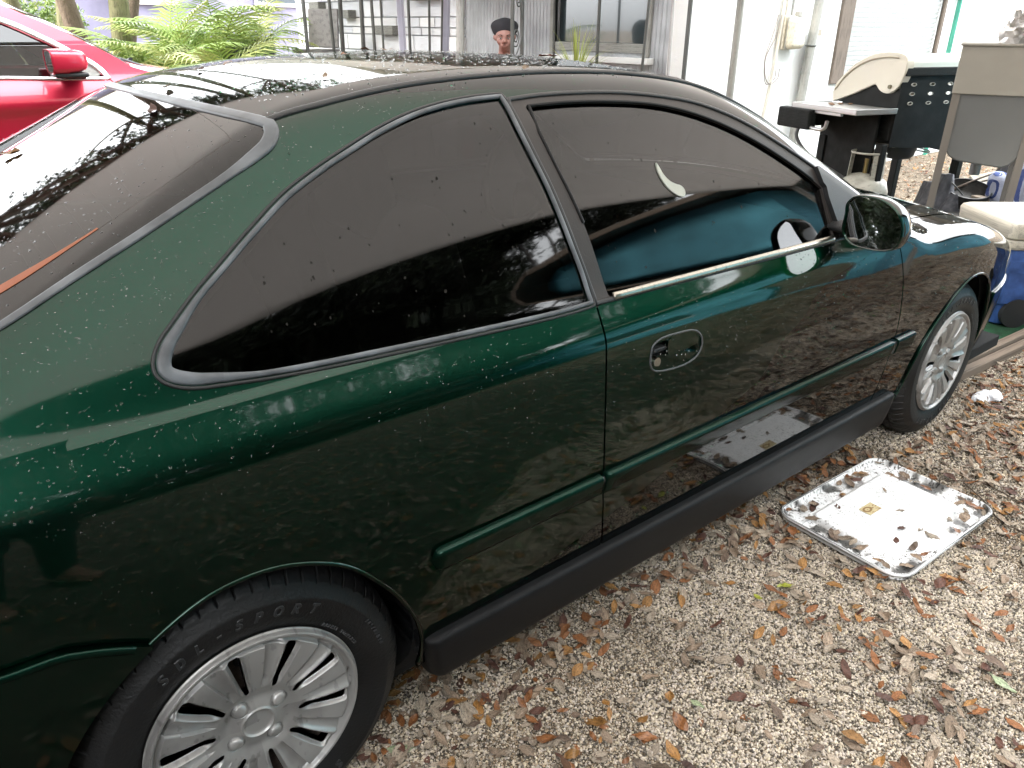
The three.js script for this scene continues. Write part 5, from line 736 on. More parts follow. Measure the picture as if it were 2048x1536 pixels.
{ // clutter between sink and wall
  const a = thing('folded_tarp', 'grey folded tarp standing in a wedge behind the sink leg', 'tarp', [5.06, 0, -1.18], -.5), m = std([.28, .285, .31], { roughness: .7, side: THREE.DoubleSide, map: rep(T_blot, 3), bumpMap: rep(T_fine, 5), bumpScale: .004 });
  const fold = (x0, x1, top, z) => loft([[x0, x1, 0], [x0 + .02, x1 - .01, .15], [x0 + .06, x1 - .05, .35], [x0 + .10, x1 - .11, top]].map(([p, q, y]) => [V(p, y, z), V(lerp(p, q, .5), y + .01, z + .03), V(q, y, z), V(q, y, z - .05), V(lerp(p, q, .5), y, z - .03), V(p, y, z - .06)])); mesh('fold', fold(-.12, .16, .56, .05), m, a); mesh('fold', fold(-.16, .1, .5, -.02), m, a); mesh('fold', fold(-.08, .18, .44, .1), m, a); mesh('tie', bx(-.05, .07, .28, .31, .06, .085), W_.brown, a);
  const st = thing('low_bench', 'dark low bench under the clutter behind the sink', 'bench', [5.2, 0, -1.0], -.69); mesh('top', bx(-.45, .55, .30, .335, -.25, .22, .006), worn([.09, .095, .10]), st); for (const x of [-.4, .5]) for (const z of [-.2, .17]) mesh('leg', bx(x - .02, x + .02, 0, .3, z - .02, z + .02), worn([.09, .095, .10]), st);
  const pot = thing('black_pot', 'black dented cooking pot tipped towards the camera behind the cooler', 'pot', [5.20, .342, -1.06]), pg = new THREE.LatheGeometry([[0, 0], [.11, 0], [.125, .02], [.132, .10], [.138, .105], [.128, .105], [.12, .03], [.0, .012]].map(([x, y]) => new THREE.Vector2(x, y)), 32); mesh('vessel', pg.rotateZ(.32).rotateY(.7).translate(0, .03, 0), std([.05, .052, .055], { roughness: .4, metalness: .5, side: THREE.DoubleSide, map: rep(T_dirt, 2) }), pot); mesh('handle', tube([[-.12, .10, .03], [-.16, .16, -.02], [-.13, .18, -.08], [-.08, .13, -.1]], .005, 24), W_.iron, pot);
  const rk = thing('wire_rack', 'brown wire rack leaning behind the black pot', 'rack', [5.32, .34, -.98], -.69); for (let k = 0; k < 4; k++) mesh('rod', tube([[-.28, .02, -.04 - k * .035], [-.26, .07, -.04 - k * .035], [.06, .22 - k * .05, -.04 - k * .035], [.1, .22 - k * .05, -.04 - k * .035]], .006, 24, 6), W_.brown, rk);
  const pv = thing('concrete_paver', 'pale concrete paver lying among the clutter left of the blue printed bag', 'paver', [5.42, .34, -1.0], -.5); mesh('slab', tx(rbox(.24, .05, .3, .008), .05, .10, 0, .5, 0, .2), worn([.42, .41, .36]), pv); mesh('brick', tx(rbox(.08, .06, .12, .006), -.13, .05, .1), worn([.5, .45, .4]), pv);
  const T_print = makeTex(256, (u, v) => { const d = fbm(u * 5, v * 5, 71, 5, 3), e = Math.abs(Math.hypot((u * 3) % 1 - .5, (v * 3) % 1 - .5) - .28); return d > .56 || e < .07 ? [.30, .38, .62] : [.84, .86, .93]; }), bagM = std([.8, .8, .82], { roughness: .8, map: T_print, bumpMap: rep(T_fine, 4), bumpScale: .004 });
  const pillowG = (w, h, d) => { const g = mergeVertices(new THREE.SphereGeometry(1, 32, 20)); const p = g.attributes.position; for (let i = 0; i < p.count; i++) { const x = p.getX(i), y = p.getY(i), z = p.getZ(i), f = (q) => Math.sign(q) * Math.abs(q) ** .5; p.setXYZ(i, w * f(x), h * f(y), d * z * (.8 + .3 * vnoise(x * 4, y * 4, 9))); } g.computeVertexNormals(); return g; };
  const bag = thing('printed_bag', 'white cloth bag with a blue print slumped beside the right sink leg', 'bag', [5.27, .34, -.70], .5); mesh('cloth', pillowG(.17, .2, .1).translate(0, .19, 0), bagM, bag); mesh('strap', tube([[-.08, .36, .0], [-.05, .46, .03], [.05, .46, .03], [.08, .36, 0]], .01, 24), std([.12, .16, .4]), bag);
  const bag2 = thing('blue_cap', 'small white and blue printed cushion left of the right sink leg', 'cushion', [5.30, .34, -.92], .6); mesh('cover', pillowG(.09, .1, .06).translate(0, .14, 0), bagM, bag2); mesh('piping', tube([[-.08, .07, .02], [0, .05, .05], [.08, .07, .02]], .006, 20), std([.12, .16, .4]), bag2);
  const shov = thing('dark_board', 'dark weathered board leaning behind the rear sink leg', 'board', [5.38, .3, -.98], -.69); mesh('plank', tx(rbox(.09, .5, .03, .006), .06, .3, 0, 0, 0, -.35), worn([.08, .075, .07]), shov);
}
struct('green_mat', (() => { const s = new THREE.Shape(); s.moveTo(0, 0); s.lineTo(2.2, -.1); s.lineTo(2.2, .72); s.lineTo(1.1, .76); s.lineTo(-.15, .7); s.lineTo(-.1, .1); const g = new THREE.ExtrudeGeometry(s, { depth: .012, bevelEnabled: false }).rotateX(-Math.PI / 2).translate(3.2, .004, -.21); const uv = g.attributes.uv, p = g.attributes.position; for (let i = 0; i < uv.count; i++) uv.setXY(i, p.getX(i) * 4, p.getZ(i) * 4); return g; })(), std([.025, .15, .06], { roughness: 1, bumpMap: rep(T_fine, 6), bumpScale: .006, map: rep(T_blot, 1) }));
{ const g = thing('timber_edging', 'weathered grey timber edging between the gravel and the green mat', 'edging', [2.98, 0, -.16], -.052), m = worn([.24, .20, .175], { roughness: .9 }, 1); mesh('beam', bx(0, 2.6, -.02, .055, -.06, -.018, .006), m, g); mesh('beam', bx(-.02, 2.5, -.02, .04, -.012, .03, .006), m, g); }
{ const g = mergeVertices(new THREE.IcosahedronGeometry(.045, 4).deleteAttribute('normal').deleteAttribute('uv')), p = g.attributes.position; for (let i = 0; i < p.count; i++) { const x = p.getX(i), y = p.getY(i), z = p.getZ(i), k = .6 + .8 * vnoise(x * 60 + 5, z * 60 + y * 40, 12); p.setXYZ(i, x * k * 1.5, Math.max(y, -.02) * k * .5, z * k); } const q = g.toNonIndexed(); q.computeVertexNormals(); tag(mesh('crumpled_tissue', q, std([.82, .84, .88], { roughness: .8 })), 'crumpled white tissue on the leaves just in front of the front tyre', 'tissue').position.set(3.10, .015, .03); }
{ // white storage lid lying upside down on the gravel
  const g = thing('storage_lid', 'dirty white plastic storage lid lying on the gravel with leaves in its rim', 'lid', [1.93, .002, .193], -.035);
  const box = (x, z, hx, hz, r) => { const a = Math.abs(x) - hx + r, b = Math.abs(z) - hz + r; return Math.hypot(Math.max(a, 0), Math.max(b, 0)) + Math.min(Math.max(a, b), 0) - r; };
  const hgt = (x, z) => { const d = box(x, z, .288, .205, .055), c = box(x, z, .215, .135, .03); let h = .016; h += .016 * sstep(-.012, -.006, d) - .006 * sstep(-.003, 0, d); h += .012 * (1 - sstep(-.012, .004, c)); if (c > 0 && d < -.008) for (const q of [-.2, -.07, .07, .2]) { if (Math.abs(x - q) < .004 && Math.abs(z) > .12) h += .006; if (Math.abs(z - q * .6) < .004 && Math.abs(x) > .2) h += .006; } return h + .003 * Math.sin(x * 4) ; };
  const lift = (x, y) => { const z = -y, e = .0015; return { p: V(x, hgt(x, z), z), n: V(-(hgt(x + e, z) - hgt(x - e, z)) / (2 * e), 1, -(hgt(x, z + e) - hgt(x, z - e)) / (2 * e)).normalize() }; };
  const T_lid = makeTex(512, (u, v) => { const x = (u - .5) * .58, z = -(v - .5) * .58, c = box(x, z, .22, .14, .03); const ch = sstep(-.02, .02, c); const sp = sstep(.66, .72, fbm(u * 130, v * 130, 14, 0, 2)) * (.35 + .65 * sstep(.4, .6, fbm(u * 8, v * 8, 3, 0, 3))), mud = sstep(.46, .62, fbm(u * 11, v * 11, 40, 0, 4)) * ch; let q = 1 - .62 * clamp(sp * (.35 + ch), 0, 1) - .6 * mud - .06 * fbm(u * 30, v * 30, 4, 0, 3); q = clamp(q, .1, 1); return [q, q * lerp(.97, 1, q), q * lerp(.92, 1, q)]; });
  const geo = trim({ box: [-.30, .30, -.22, .22], d: .004, sdf: (x, y) => box(x, y, .288, .205, .055), lift, lip: .014, lipDir: () => V(0, -1, 0) }), uv = geo.attributes.uv; for (let i = 0; i < uv.count; i++) uv.setXY(i, uv.getX(i) / .58 + .5, uv.getY(i) / .58 + .5);
  const lm = std([.92, .93, .94], { roughness: .5, map: T_lid, side: THREE.DoubleSide }); mesh('tray', geo, lm, g);
  const rp = []; for (let i = 0; i < 120; i++) { let a = i / 120 * 6.2832, x = Math.cos(a), z = Math.sin(a), t = .1; for (let k = 0; k < 40; k++) { t += -box(x * t, z * t, .289, .206, .055) * .9; } rp.push(V(x * t, .027, z * t)); } mesh('rolled_rim', tube(rp, .0045, 240, 8, true), lm, g);
  const T_lab = makeTex(64, (u, v) => { const d = Math.hypot(u - .3, v - .55), q = fbm(u * 9, v * 9, 3, 0, 3); const b = (d < .3 && d > .16) || (q > .62 && v < .8 && u > .2) ? .7 : 1; return [.80 * b, .74 * b * (b < 1 ? .85 : 1), .58 * b * (b < 1 ? .7 : 1)]; });
  mesh('paper_label', tx(new THREE.BoxGeometry(.066, .0012, .04), -.035, .0290, -.035, 0, .0), std([.9, .9, .9], { map: T_lab, roughness: .9 }), g);
}
for (const [l, p] of [['dark thin twig lying across the gravel right of the white lid', [[2.296, .008, .214], [2.374, .012, .295], [2.37, .01, .36], [2.351, .01, .44], [2.33, .01, .56]]], ['second thin twig lying nearer the right corner of the white lid', [[2.33, .01, .26], [2.268, .012, .346], [2.193, .01, .429], [2.177, .01, .504], [2.14, .01, .6]]]]) tag(mesh('twig', tube(p, .0026, 40, 6), worn([.09, .07, .055])), l, 'twig');
// ---------------------------------------------------------------- fallen leaves
seed = 99;
const T_leaf = makeTex(128, (u, v) => { const w = Math.abs(v - .5), mid = 1 - sstep(.012, .03, w), vein = 1 - sstep(.0, .05, Math.abs(((u * 7 - w * 5) % 1 + 1) % 1 - .5) * .5); const m = fbm(u * 6, v * 6, 8, 0, 4), sp = sstep(.66, .72, fbm(u * 22, v * 22, 3, 0, 2)); let q = .72 + .3 * m + .14 * mid - .05 * vein - .38 * sp; return [q, q * .98, q * .96]; });
function leafGeo(k) { // oval, curled, with a short stalk
  const nu = 10, nv = 4, pos = [], uv = [], idx = [], wv = .36 + .22 * hash(k, 1, 5), curl = .35 * hash(k, 2, 5) - .05, bend = .28 * (hash(k, 3, 5) - .35), tw = .5 * (hash(k, 4, 5) - .5), lob = hash(k, 5, 5) * .07, blunt = .55 + .35 * hash(k, 6, 5);
  for (let i = 0; i <= nu; i++) for (let j = 0; j <= nv; j++) { const u = i / nu, s = j / nv * 2 - 1, half = wv * .5 * Math.pow(Math.max(0, Math.sin(Math.PI * Math.pow(u, .85 + .2 * hash(k, 7, 5)))), blunt) * (1 + lob * Math.sin(u * 17 + k)), y = s * half, up = curl * s * s * half * 1.6 + bend * (u - .5) ** 2 * 1.6 + tw * (u - .5) * s * half + .03 * Math.sin(u * 9 + k * 2 + s * 2) + .02 * Math.sin(u * 21 + s * 5 + k); pos.push(u - .5, up + .03, y); uv.push(u, s * .5 + .5); }
  for (let i = 0; i < nu; i++) for (let j = 0; j < nv; j++) { const a = i * (nv + 1) + j, b = a + nv + 1; idx.push(a, a + 1, b, b, a + 1, b + 1); }
  const g = new THREE.BufferGeometry(); g.setAttribute('position', new THREE.Float32BufferAttribute(pos, 3)); g.setAttribute('uv', new THREE.Float32BufferAttribute(uv, 2)); g.setIndex(idx); g.computeVertexNormals(); const st = bar([-.5, .03 + bend * .4, 0], [-.62, .05 + bend * .5, .02], .014, .01, 5); return join([g, st]);
}
const leafG = Array.from({ length: 9 }, (_, k) => leafGeo(k)), leafMat = (c, r = .6) => phys(c, { map: T_leaf, roughness: r, transmission: .12 });
const LK = [['tan', [.36, .275, .20], 6], ['pale beige', [.48, .41, .325], 6], ['orange-brown', [.32, .135, .05], 4], ['golden brown', [.42, .22, .07], 3], ['dark reddish brown', [.13, .055, .035], 2], ['grey-brown', [.22, .16, .12], 2]].map(([n, c, w]) => ({ n, w, c, ms: [.8, 1, 1.2].map((k) => leafMat(c.map((q) => q * k), n === 'orange-brown' || n === 'golden brown' ? .42 : .75)) }));
const kindOf = () => { let t = rnd() * 23; for (const k of LK) { t -= k.w; if (t < 0) return k; } return LK[0]; };
const lidD = (x, z) => Math.max(Math.abs(x - 1.93) - .29, Math.abs(z - .193) - .21);
function placeLeaf(k, x, y, z, s, place, n = null) {
  const o = mesh('fallen_leaf', pick(leafG), pick(k.ms)); o.position.set(x, y, z); o.scale.setScalar(s); o.rotation.set(rr(-.24, .24), rr(0, 6.28), rr(-.24, .24)); if (n) o.quaternion.setFromUnitVectors(V(0, 1, 0), n).multiply(new THREE.Quaternion().setFromEuler(new THREE.Euler(rr(-.15, .15), rr(0, 6.28), rr(-.15, .15))));
  if (rnd() < .25 && !n) o.rotation.x += Math.PI;
  return tag(o, k.n + ' dry oak leaf ' + place, 'leaf', k.n + ' leaves ' + place);
}
{
  const fr = new THREE.Frustum(); camera.updateMatrixWorld(); camera.updateProjectionMatrix(); fr.setFromProjectionMatrix(new THREE.Matrix4().multiplyMatrices(camera.projectionMatrix, camera.matrixWorldInverse));
  const all = [];
  for (let i = 0; i < 60000 && all.length < 2300; i++) {
    const x = rr(-.2, 6.2), z = rr(-.45, 1.3); if (!fr.containsPoint(V(x, 0, z)) || lidD(x, z) < .01 || (Math.hypot(x - 2.62) < .33 && z < .02 && z > -.2)) continue;
    if (x > 2.95 && z < -.08 && x < 6) continue;
    const sill = sstep(.10, -.02, z) * (x < 2.4 ? 1 : .6), far = sstep(1.9, 3.0, x), rim = sstep(.16, .02, lidD(x, z)) * .7, clump = sstep(.48, .7, fbm(x * 3, z * 3, 55, 0, 3)), wheel = sstep(.5, .25, Math.hypot(x - .42, z + .08));
    if (rnd() > .075 + .16 * sstep(.9, 1.7, x + z * .5) + .42 * sill + .75 * far + rim * .45 + .25 * clump + .5 * wheel) continue;
    all.push({ x, z, d: Math.hypot(x - camera.position.x, z - camera.position.z, camera.position.y) });
  }
  all.sort((a, b) => a.d - b.d);
  const single = all.slice(0, 250), rest = all.slice(250);
  for (const q of single) { const { x, z } = q, k = kindOf(), s = rr(.02, .046) * (rnd() < .12 ? 1.4 : 1);
    const place = lidD(x, z) < .14 ? 'on the gravel around the white lid' : z < .02 ? (x < .42 ? 'gathered beside the rear tyre' : x < .85 ? 'gathered along the rear end of the black sill' : x < 1.3 ? 'gathered along the black sill below the door handle' : 'gathered along the front end of the black sill') : x < .5 ? 'on the gravel just right of the rear tyre' : x < .8 ? 'on the gravel at the bottom edge of the picture' : x < 1.45 ? 'on the open gravel below the white lid' : 'on the gravel to the right of the white lid';
    placeLeaf(k, x, rr(.003, .012), z, s, place); }
  const groups = leafG.slice(0, 5).map(() => []); rest.forEach((q) => pick(groups).push(q)); const back = leafG.slice(0, 5).map(() => []);
  for (let i = 0; i < 5200; i++) pick(back).push({ x: rr(5.0, 13), z: rr(-3.3, -.3), y: 0 });
  const drive = leafG.slice(0, 5).map(() => []); for (let i = 0; i < 26000; i++) { const x = rr(-3.5, 6), z = rr(.04, 4.6); if (!fr.containsPoint(V(x, 0, z)) && rnd() < (x < .2 ? .22 : .78) + .25 * sstep(.8, 1.6, z)) pick(drive).push({ x, z }); }
  const white = phys([1, 1, 1], { map: T_leaf, roughness: .7 }), d = new THREE.Object3D(), c = new THREE.Color();
  const fill = (lists, label, dim = 1) => lists.forEach((g, gi) => { const im = new THREE.InstancedMesh(leafG[gi], white, g.length); im.name = numbered('leaf_litter'); g.forEach((q, i) => { const k = kindOf(), v = rr(.75, 1.2) * dim, s = rr(.025, .056); d.position.set(q.x, rr(.004, .02), q.z); d.rotation.set(rr(-.5, .5), rr(0, 6.28), rr(-.5, .5)); d.scale.setScalar(s); d.updateMatrix(); im.setMatrixAt(i, d.matrix); c.setRGB(...k.c.map((t) => t * v)); im.setColorAt(i, c); }); im.castShadow = im.receiveShadow = true; scene.add(im); tag(im, label, 'leaf litter', null, 'stuff'); });
  fill(groups, 'brown leaf litter on the drive ahead of the front wheel'); fill(back, 'brown leaf litter on the ground before the white house'); fill(drive, 'thick brown leaf litter over the drive behind the photographer', .5);
}
// leaves caught in the lid
for (let k = 0; k < 42; k++) { let x, z; do { x = rr(-.275, .275); z = rr(-.19, .19); } while (!(Math.abs(x) > .21 || Math.abs(z) > .135) || (x < 0 && z < 0 && rnd() < .4)); const a = -.035; placeLeaf(kindOf(), 1.93 + x * Math.cos(a) + z * Math.sin(a), .025, .193 + z * Math.cos(a) - x * Math.sin(a), rr(.034, .062), 'caught in the rim of the white lid'); }
for (const [x, z, k] of [[1.83, .08, 4], [2.03, .14, 0], [1.87, .27, 4], [1.96, .22, 1], [1.80, .29, 4], [1.91, .31, 1]]) placeLeaf(LK[k], x, .030, z, rr(.028, .04), 'on the flat middle of the white lid');
// singular leaves
const yel = { n: 'yellow-green', ms: [leafMat([.42, .46, .04], .5)] }, pg = { n: 'pale green', ms: [leafMat([.45, .55, .34], .6)] }, or = LK[2], go = LK[3];
for (const [k, x, z, s, l] of [[yel, 1.378, .194, .05, 'yellow-green fallen leaf with brown specks below the left corner of the white lid'], [yel, 1.284, .172, .028, 'small bright yellow-green leaf left of the larger one'], [pg, 1.48, .713, .06, 'pale green leaf at the right edge of the picture'], [pg, .867, .304, .042, 'pale green narrow leaf on the open gravel'], [pg, .276, -.019, .055, 'pale green leaf beside the rear tyre'], [or, .707, .29, .06, 'large curled orange leaf near the bottom edge of the picture'], [go, .725, .352, .058, 'broad golden leaf at the bottom edge of the picture'], [go, 1.292, .228, .062, 'broad golden brown leaf beneath the yellow-green one'], [or, 1.658, .577, .07, 'glossy orange leaf right of the white lid'], [or, .80, .31, .058, 'shiny curled orange-brown leaf in the middle of the open gravel']]) { const o = placeLeaf(k, x, .012, z, s, ''); delete o.userData.group; tag(o, l, 'leaf'); }
// leaves on the wet car
for (const [x, v, s, k, l] of [[.172, -.625, .05, 4, 'brown curled leaf stuck on the rear window of the green coupe'], [-.056, -.834, .05, 3, 'yellowish leaf on the far lower part of the rear window'], [.647, -.732, .03, 2, 'orange leaf fragment on the coupe roof, leftmost of those by the skyline'], [.788, -.898, .035, 2, 'orange leaf on the coupe roof below the first grey stone'], [.83, -.862, .035, 0, 'tan leaf on the coupe roof next to the orange one'], [.35, -.863, .035, 4, 'small dark leaf on the coupe roof near the rear window'], [.423, -.889, .04, 2, 'rust-coloured leaf on the coupe roof above the bright reflection'], [.883, -.363, .03, 0, 'tan leaf fragment near the roof gutter of the coupe'], [1.145, -.59, .045, 4, 'dark brown leaf on the front edge of the coupe roof'], [.459, -.463, .03, 0, 'pale leaf fragment on the coupe roof beside the bright reflection'], [.243, -.756, .035, 1, 'pale leaf at the upper edge of the rear window trim']]) { const y = topY(x, Math.abs(v - ZC)), p = V(x, y, v), n = skinNormal(p); const o = placeLeaf(LK[k], p.x + n.x * .004, p.y + n.y * .004, p.z + n.z * .004, s, '', n); delete o.userData.group; tag(o, l, 'leaf'); }
// raindrops standing on the car
{
  const dome = mergeVertices(new THREE.SphereGeometry(1, 10, 6, 0, Math.PI * 2, 0, Math.PI * .5)).deleteAttribute('uv'); dome.scale(1, .55, 1);
  const water = new THREE.MeshPhysicalMaterial({ color: L(.96, .98, .98), roughness: .0, transmission: 1, thickness: .002, ior: 1.33 });
  const mk = (n, where, big = 1) => { const im = new THREE.InstancedMesh(new THREE.SphereGeometry(1, 12, 8).scale(1, .5, 1), water, n), d = new THREE.Object3D(), up = V(0, 1, 0); im.name = 'raindrops'; let i = 0; while (i < n) { const [x, v] = where(); const q = skin(x, v, .0004); const r = (.0009 + .0018 * rnd() ** 2.2) * big; d.position.copy(q.p); d.quaternion.setFromUnitVectors(up, q.n); d.scale.set(r * rr(.9, 1.3), r, r * rr(.9, 1.3)); d.updateMatrix(); im.setMatrixAt(i++, d.matrix); } im.castShadow = true; car.add(im); im.userData.kind = 'stuff'; };
  const cl = (x, v, s) => vnoise(x * 9, v * 9, s) > rnd() * .9;
  mk(1300, () => { let x, v; do { x = rr(.25, 1.42); v = rr(topEdge(x) - .02, MID * 1.18); } while (!cl(x, v, 3)); return [x, v]; });
  mk(1500, () => { let x, v; do { x = rr(-.36, .26); v = rr(topEdge(x) + .02, KV * Math.PI - topEdge(x) - .1); } while (!cl(x, v, 4) || rearGlassP(x, v) > -.015); return [x, v]; });
  mk(1150, () => { let x, v; do { x = rr(-.6, .7); v = rr(vSide(x, .62), topEdge(x) - .02); } while (Q(x, v) < .012 || !cl(x, v, 5) || rnd() > .25 + .9 * sstep(vSide(x, .7), vSide(x, 1.0), v)); return [x, v]; }, .7);
  mk(700, () => { let x, v; do { x = rr(.8, 2.0); v = rr(vSide(x, .45), vSide(x, .89)); } while (!cl(x, v, 6) || rnd() > .2 + sstep(vSide(x, .6), vSide(x, .88), v)); return [x, v]; }, .7);
  mk(900, () => { let x, v; do { x = rr(2.2, 3.2); v = rr(vSide(x, .6), MID * 1.2); } while (!cl(x, v, 7)); return [x, v]; });
}
// ---------------------------------------------------------------- the person sitting on the porch, behind the coupe roof
function sdfMesh(bones, k, box, n, bumps = []) { // tapered capsules joined smoothly, meshed with marching cubes
  const [x0, x1, y0, y1, z0, z1] = box, c = V((x0 + x1) / 2, (y0 + y1) / 2, (z0 + z1) / 2), h = Math.max(x1 - x0, y1 - y0, z1 - z0) / 2;
  const mc = new MarchingCubes(n, new THREE.MeshBasicMaterial(), false, false, 120000); mc.isolation = 0;
  const smin = (a, b, q) => { const t = Math.max(q - Math.abs(a - b), 0) / q; return Math.min(a, b) - t * t * q * .25; };
  const half = n / 2;
  for (let kz = 0; kz < n; kz++) for (let j = 0; j < n; j++) for (let i = 0; i < n; i++) {
    const x = c.x + (i - half) / half * h, y = c.y + (j - half) / half * h, z = c.z + (kz - half) / half * h; let d = 9;
    for (const [a, b, ra, rb, sx = 1, sz = 1] of bones) { const ax = (x - a[0]) / sx, ay = y - a[1], az = (z - a[2]) / sz, bx_ = (b[0] - a[0]) / sx, by = b[1] - a[1], bz = (b[2] - a[2]) / sz, t = clamp((ax * bx_ + ay * by + az * bz) / (bx_ * bx_ + by * by + bz * bz + 1e-9), 0, 1), q = Math.hypot(ax - bx_ * t, ay - by * t, az - bz * t) - lerp(ra, rb, t); d = smin(d, q * Math.min(1, sx, sz), k); }
    for (const [p, r, s] of bumps) { const q = Math.hypot(x - p[0], y - p[1], z - p[2]) - r; d = s > 0 ? smin(d, q, .012) : -smin(-d, q, .012); }
    mc.field[kz * n * n + j * n + i] = -d;
  }
  mc.update(); const cnt = mc.count, g = new THREE.BufferGeometry(), P = new Float32Array(mc.positionArray.slice(0, cnt * 3)), N = new Float32Array(mc.normalArray.slice(0, cnt * 3));
  for (let i = 0; i < cnt; i++) { P[i * 3] = c.x + P[i * 3] * h; P[i * 3 + 1] = c.y + P[i * 3 + 1] * h; P[i * 3 + 2] = c.z + P[i * 3 + 2] * h; }
  g.setAttribute('position', new THREE.BufferAttribute(P, 3)); g.setAttribute('uv', new THREE.BufferAttribute(new Float32Array(cnt * 2), 2)); g.deleteAttribute('normal'); const m = mergeVertices(g, 1e-5); m.computeVertexNormals(); return m;
}
{
  const at = [4.27, .1, -4.75], face = Math.atan2(-.62, .78);
  const g = thing('person', 'bare-shouldered person with dark wrapped hair sitting on the porch, seen over the coupe roof', 'person', [at[0], at[1] + .03, at[2]], face);
  const skinM = std([.27, .13, .10], { roughness: .5 }), hairM = std([.018, .017, .02], { roughness: .95, bumpMap: rep(T_fine, 20), bumpScale: .004 });
  const arm = (s) => [[[s * .175, .93, -.02], [s * .235, .70, .03], .052, .042], [[s * .235, .70, .03], [s * .17, .56, .25], .04, .03]], legs = (s) => [[[s * .09, .53, .0], [s * .13, .54, .42], .088, .062], [[s * .13, .54, .42], [s * .13, .10, .46], .058, .038], [[s * .13, .07, .44], [s * .15, .045, .60], .04, .03]];
  const hand = (s) => { const o = [[[s * .17, .56, .25], [s * .155, .565, .31], .03, .034, 1, 1]]; for (let f = 0; f < 4; f++) { const x = s * (.13 + f * .0175); o.push([[x, .575, .33], [x, .573, .365 + (f === 1 || f === 2 ? .008 : 0)], .009, .0085], [[x, .573, .365], [x, .555, .393], .0085, .007]); } o.push([[s * .13, .565, .29], [s * .112, .558, .33], .011, .009]); return o; };
  const body = sdfMesh([[[0, .56, -.02], [0, .72, -.03], .15, .14, 1.05, .75], [[0, .72, -.03], [0, .88, -.03], .14, .15, 1.12, .74], [[-.12, .92, -.03], [.12, .92, -.03], .07, .07], [[0, .93, -.035], [0, 1.07, -.01], .058, .052], ...arm(1), ...arm(-1), ...legs(1), ...legs(-1), ...hand(1), ...hand(-1)], .035, [-.4, .4, -.05, 1.1, -.3, .7], 96);
  mesh('body', body, skinM, g);
  const head = sdfMesh([[[0, 1.20, -.015], [0, 1.19, .005], .088, .085, .92, 1.08], [[0, 1.14, .035], [0, 1.105, .05], .062, .045, .95, 1], [[0, 1.165, .09], [0, 1.147, .112], .011, .016], [[-.012, 1.143, .102], [.012, 1.143, .102], .010, .010], [[-.03, 1.19, .077], [.03, 1.19, .077], .014, .014], [[-.02, 1.118, .093], [.02, 1.118, .093], .011, .011], [[-.016, 1.108, .09], [.016, 1.108, .09], .011, .011], [[-.082, 1.165, -.005], [-.09, 1.18, -.015], .014, .018, .6, 1], [[.082, 1.165, -.005], [.09, 1.18, -.015], .014, .018, .6, 1], [[0, 1.12, -.01], [0, 1.04, -.015], .05, .053], [[-.045, 1.145, .07], [-.04, 1.14, .07], .022, .022], [[.045, 1.145, .07], [.04, 1.14, .07], .022, .022]], .018, [-.13, .13, 1.03, 1.33, -.14, .14], 76, [[[-.033, 1.172, .097], .014, -1], [[.033, 1.172, .097], .014, -1]]);
  const hd = mesh('head', head, skinM, g);
  for (const s of [-1, 1]) { mesh('eye', new THREE.SphereGeometry(.0115, 16, 12).scale(1, .6, 1).translate(s * .033, 1.171, .081), std([.45, .43, .4], { roughness: .2 }), hd); mesh('iris', new THREE.SphereGeometry(.0058, 12, 8).translate(s * .033, 1.171, .0888), std([.02, .012, .008], { roughness: .2 }), hd); mesh('eyebrow', tube([[s * .018, 1.192, .096], [s * .035, 1.198, .09], [s * .052, 1.193, .076]], .004, 12, 6), hairM, hd); }
  mesh('lips', tube([[-.024, 1.113, .098], [-.01, 1.116, .105], [0, 1.1145, .106], [.01, 1.116, .105], [.024, 1.113, .098]], .0045, 20, 6), std([.17, .06, .05], { roughness: .4 }), hd);
  const wrap = sdfMesh([[[0, 1.25, -.03], [0, 1.25, -.01], .10, .10, 1.05, 1.05], [[-.07, 1.27, -.02], [.07, 1.27, -.02], .062, .062], [[0, 1.22, -.06], [0, 1.15, -.08], .075, .05], [[-.085, 1.235, -.01], [-.11, 1.275, -.02], .035, .03], [[.085, 1.235, -.01], [.11, 1.275, -.02], .035, .03]], .03, [-.2, .2, 1.05, 1.4, -.2, .16], 60, [[[0, 1.12, .10], .09, -1]]);
  const hw = mesh('hair_wrap', wrap, hairM, g); hw.scale.set(.84, .9, .88); hw.position.set(0, .118, 0);
  mesh('shorts', sdfMesh([[[0, .55, -.02], [0, .64, -.025], .162, .15, 1.05, .78], [[.09, .53, 0], [.125, .54, .3], .1, .088], [[-.09, .53, 0], [-.125, .54, .3], .1, .088]], .03, [-.3, .3, .35, .8, -.25, .45], 50), std([.03, .035, .06], { roughness: .9 }), g);
  const ch = thing('porch_chair', 'brown chair the bare-shouldered person is sitting on', 'chair', at, face), cm = W_.brown; mesh('seat', bx(-.22, .22, .40, .44, -.22, .22, .01), cm, ch); mesh('cushion', bx(-.2, .2, .442, .51, -.2, .2, .03), M.cloth, ch); for (const sx of [-1, 1]) for (const sz of [-1, 1]) mesh('leg', bx(sx * .2 - .016, sx * .2 + .016, 0, .4, sz * .2 - .016, sz * .2 + .016), cm, ch); mesh('backrest', bx(-.22, .22, .6, .86, -.235, -.21, .008), cm, ch); for (const s of [-1, 1]) mesh('back_post', bx(s * .2 - .014, s * .2 + .014, .44, .9, -.25, -.222), cm, ch);
}

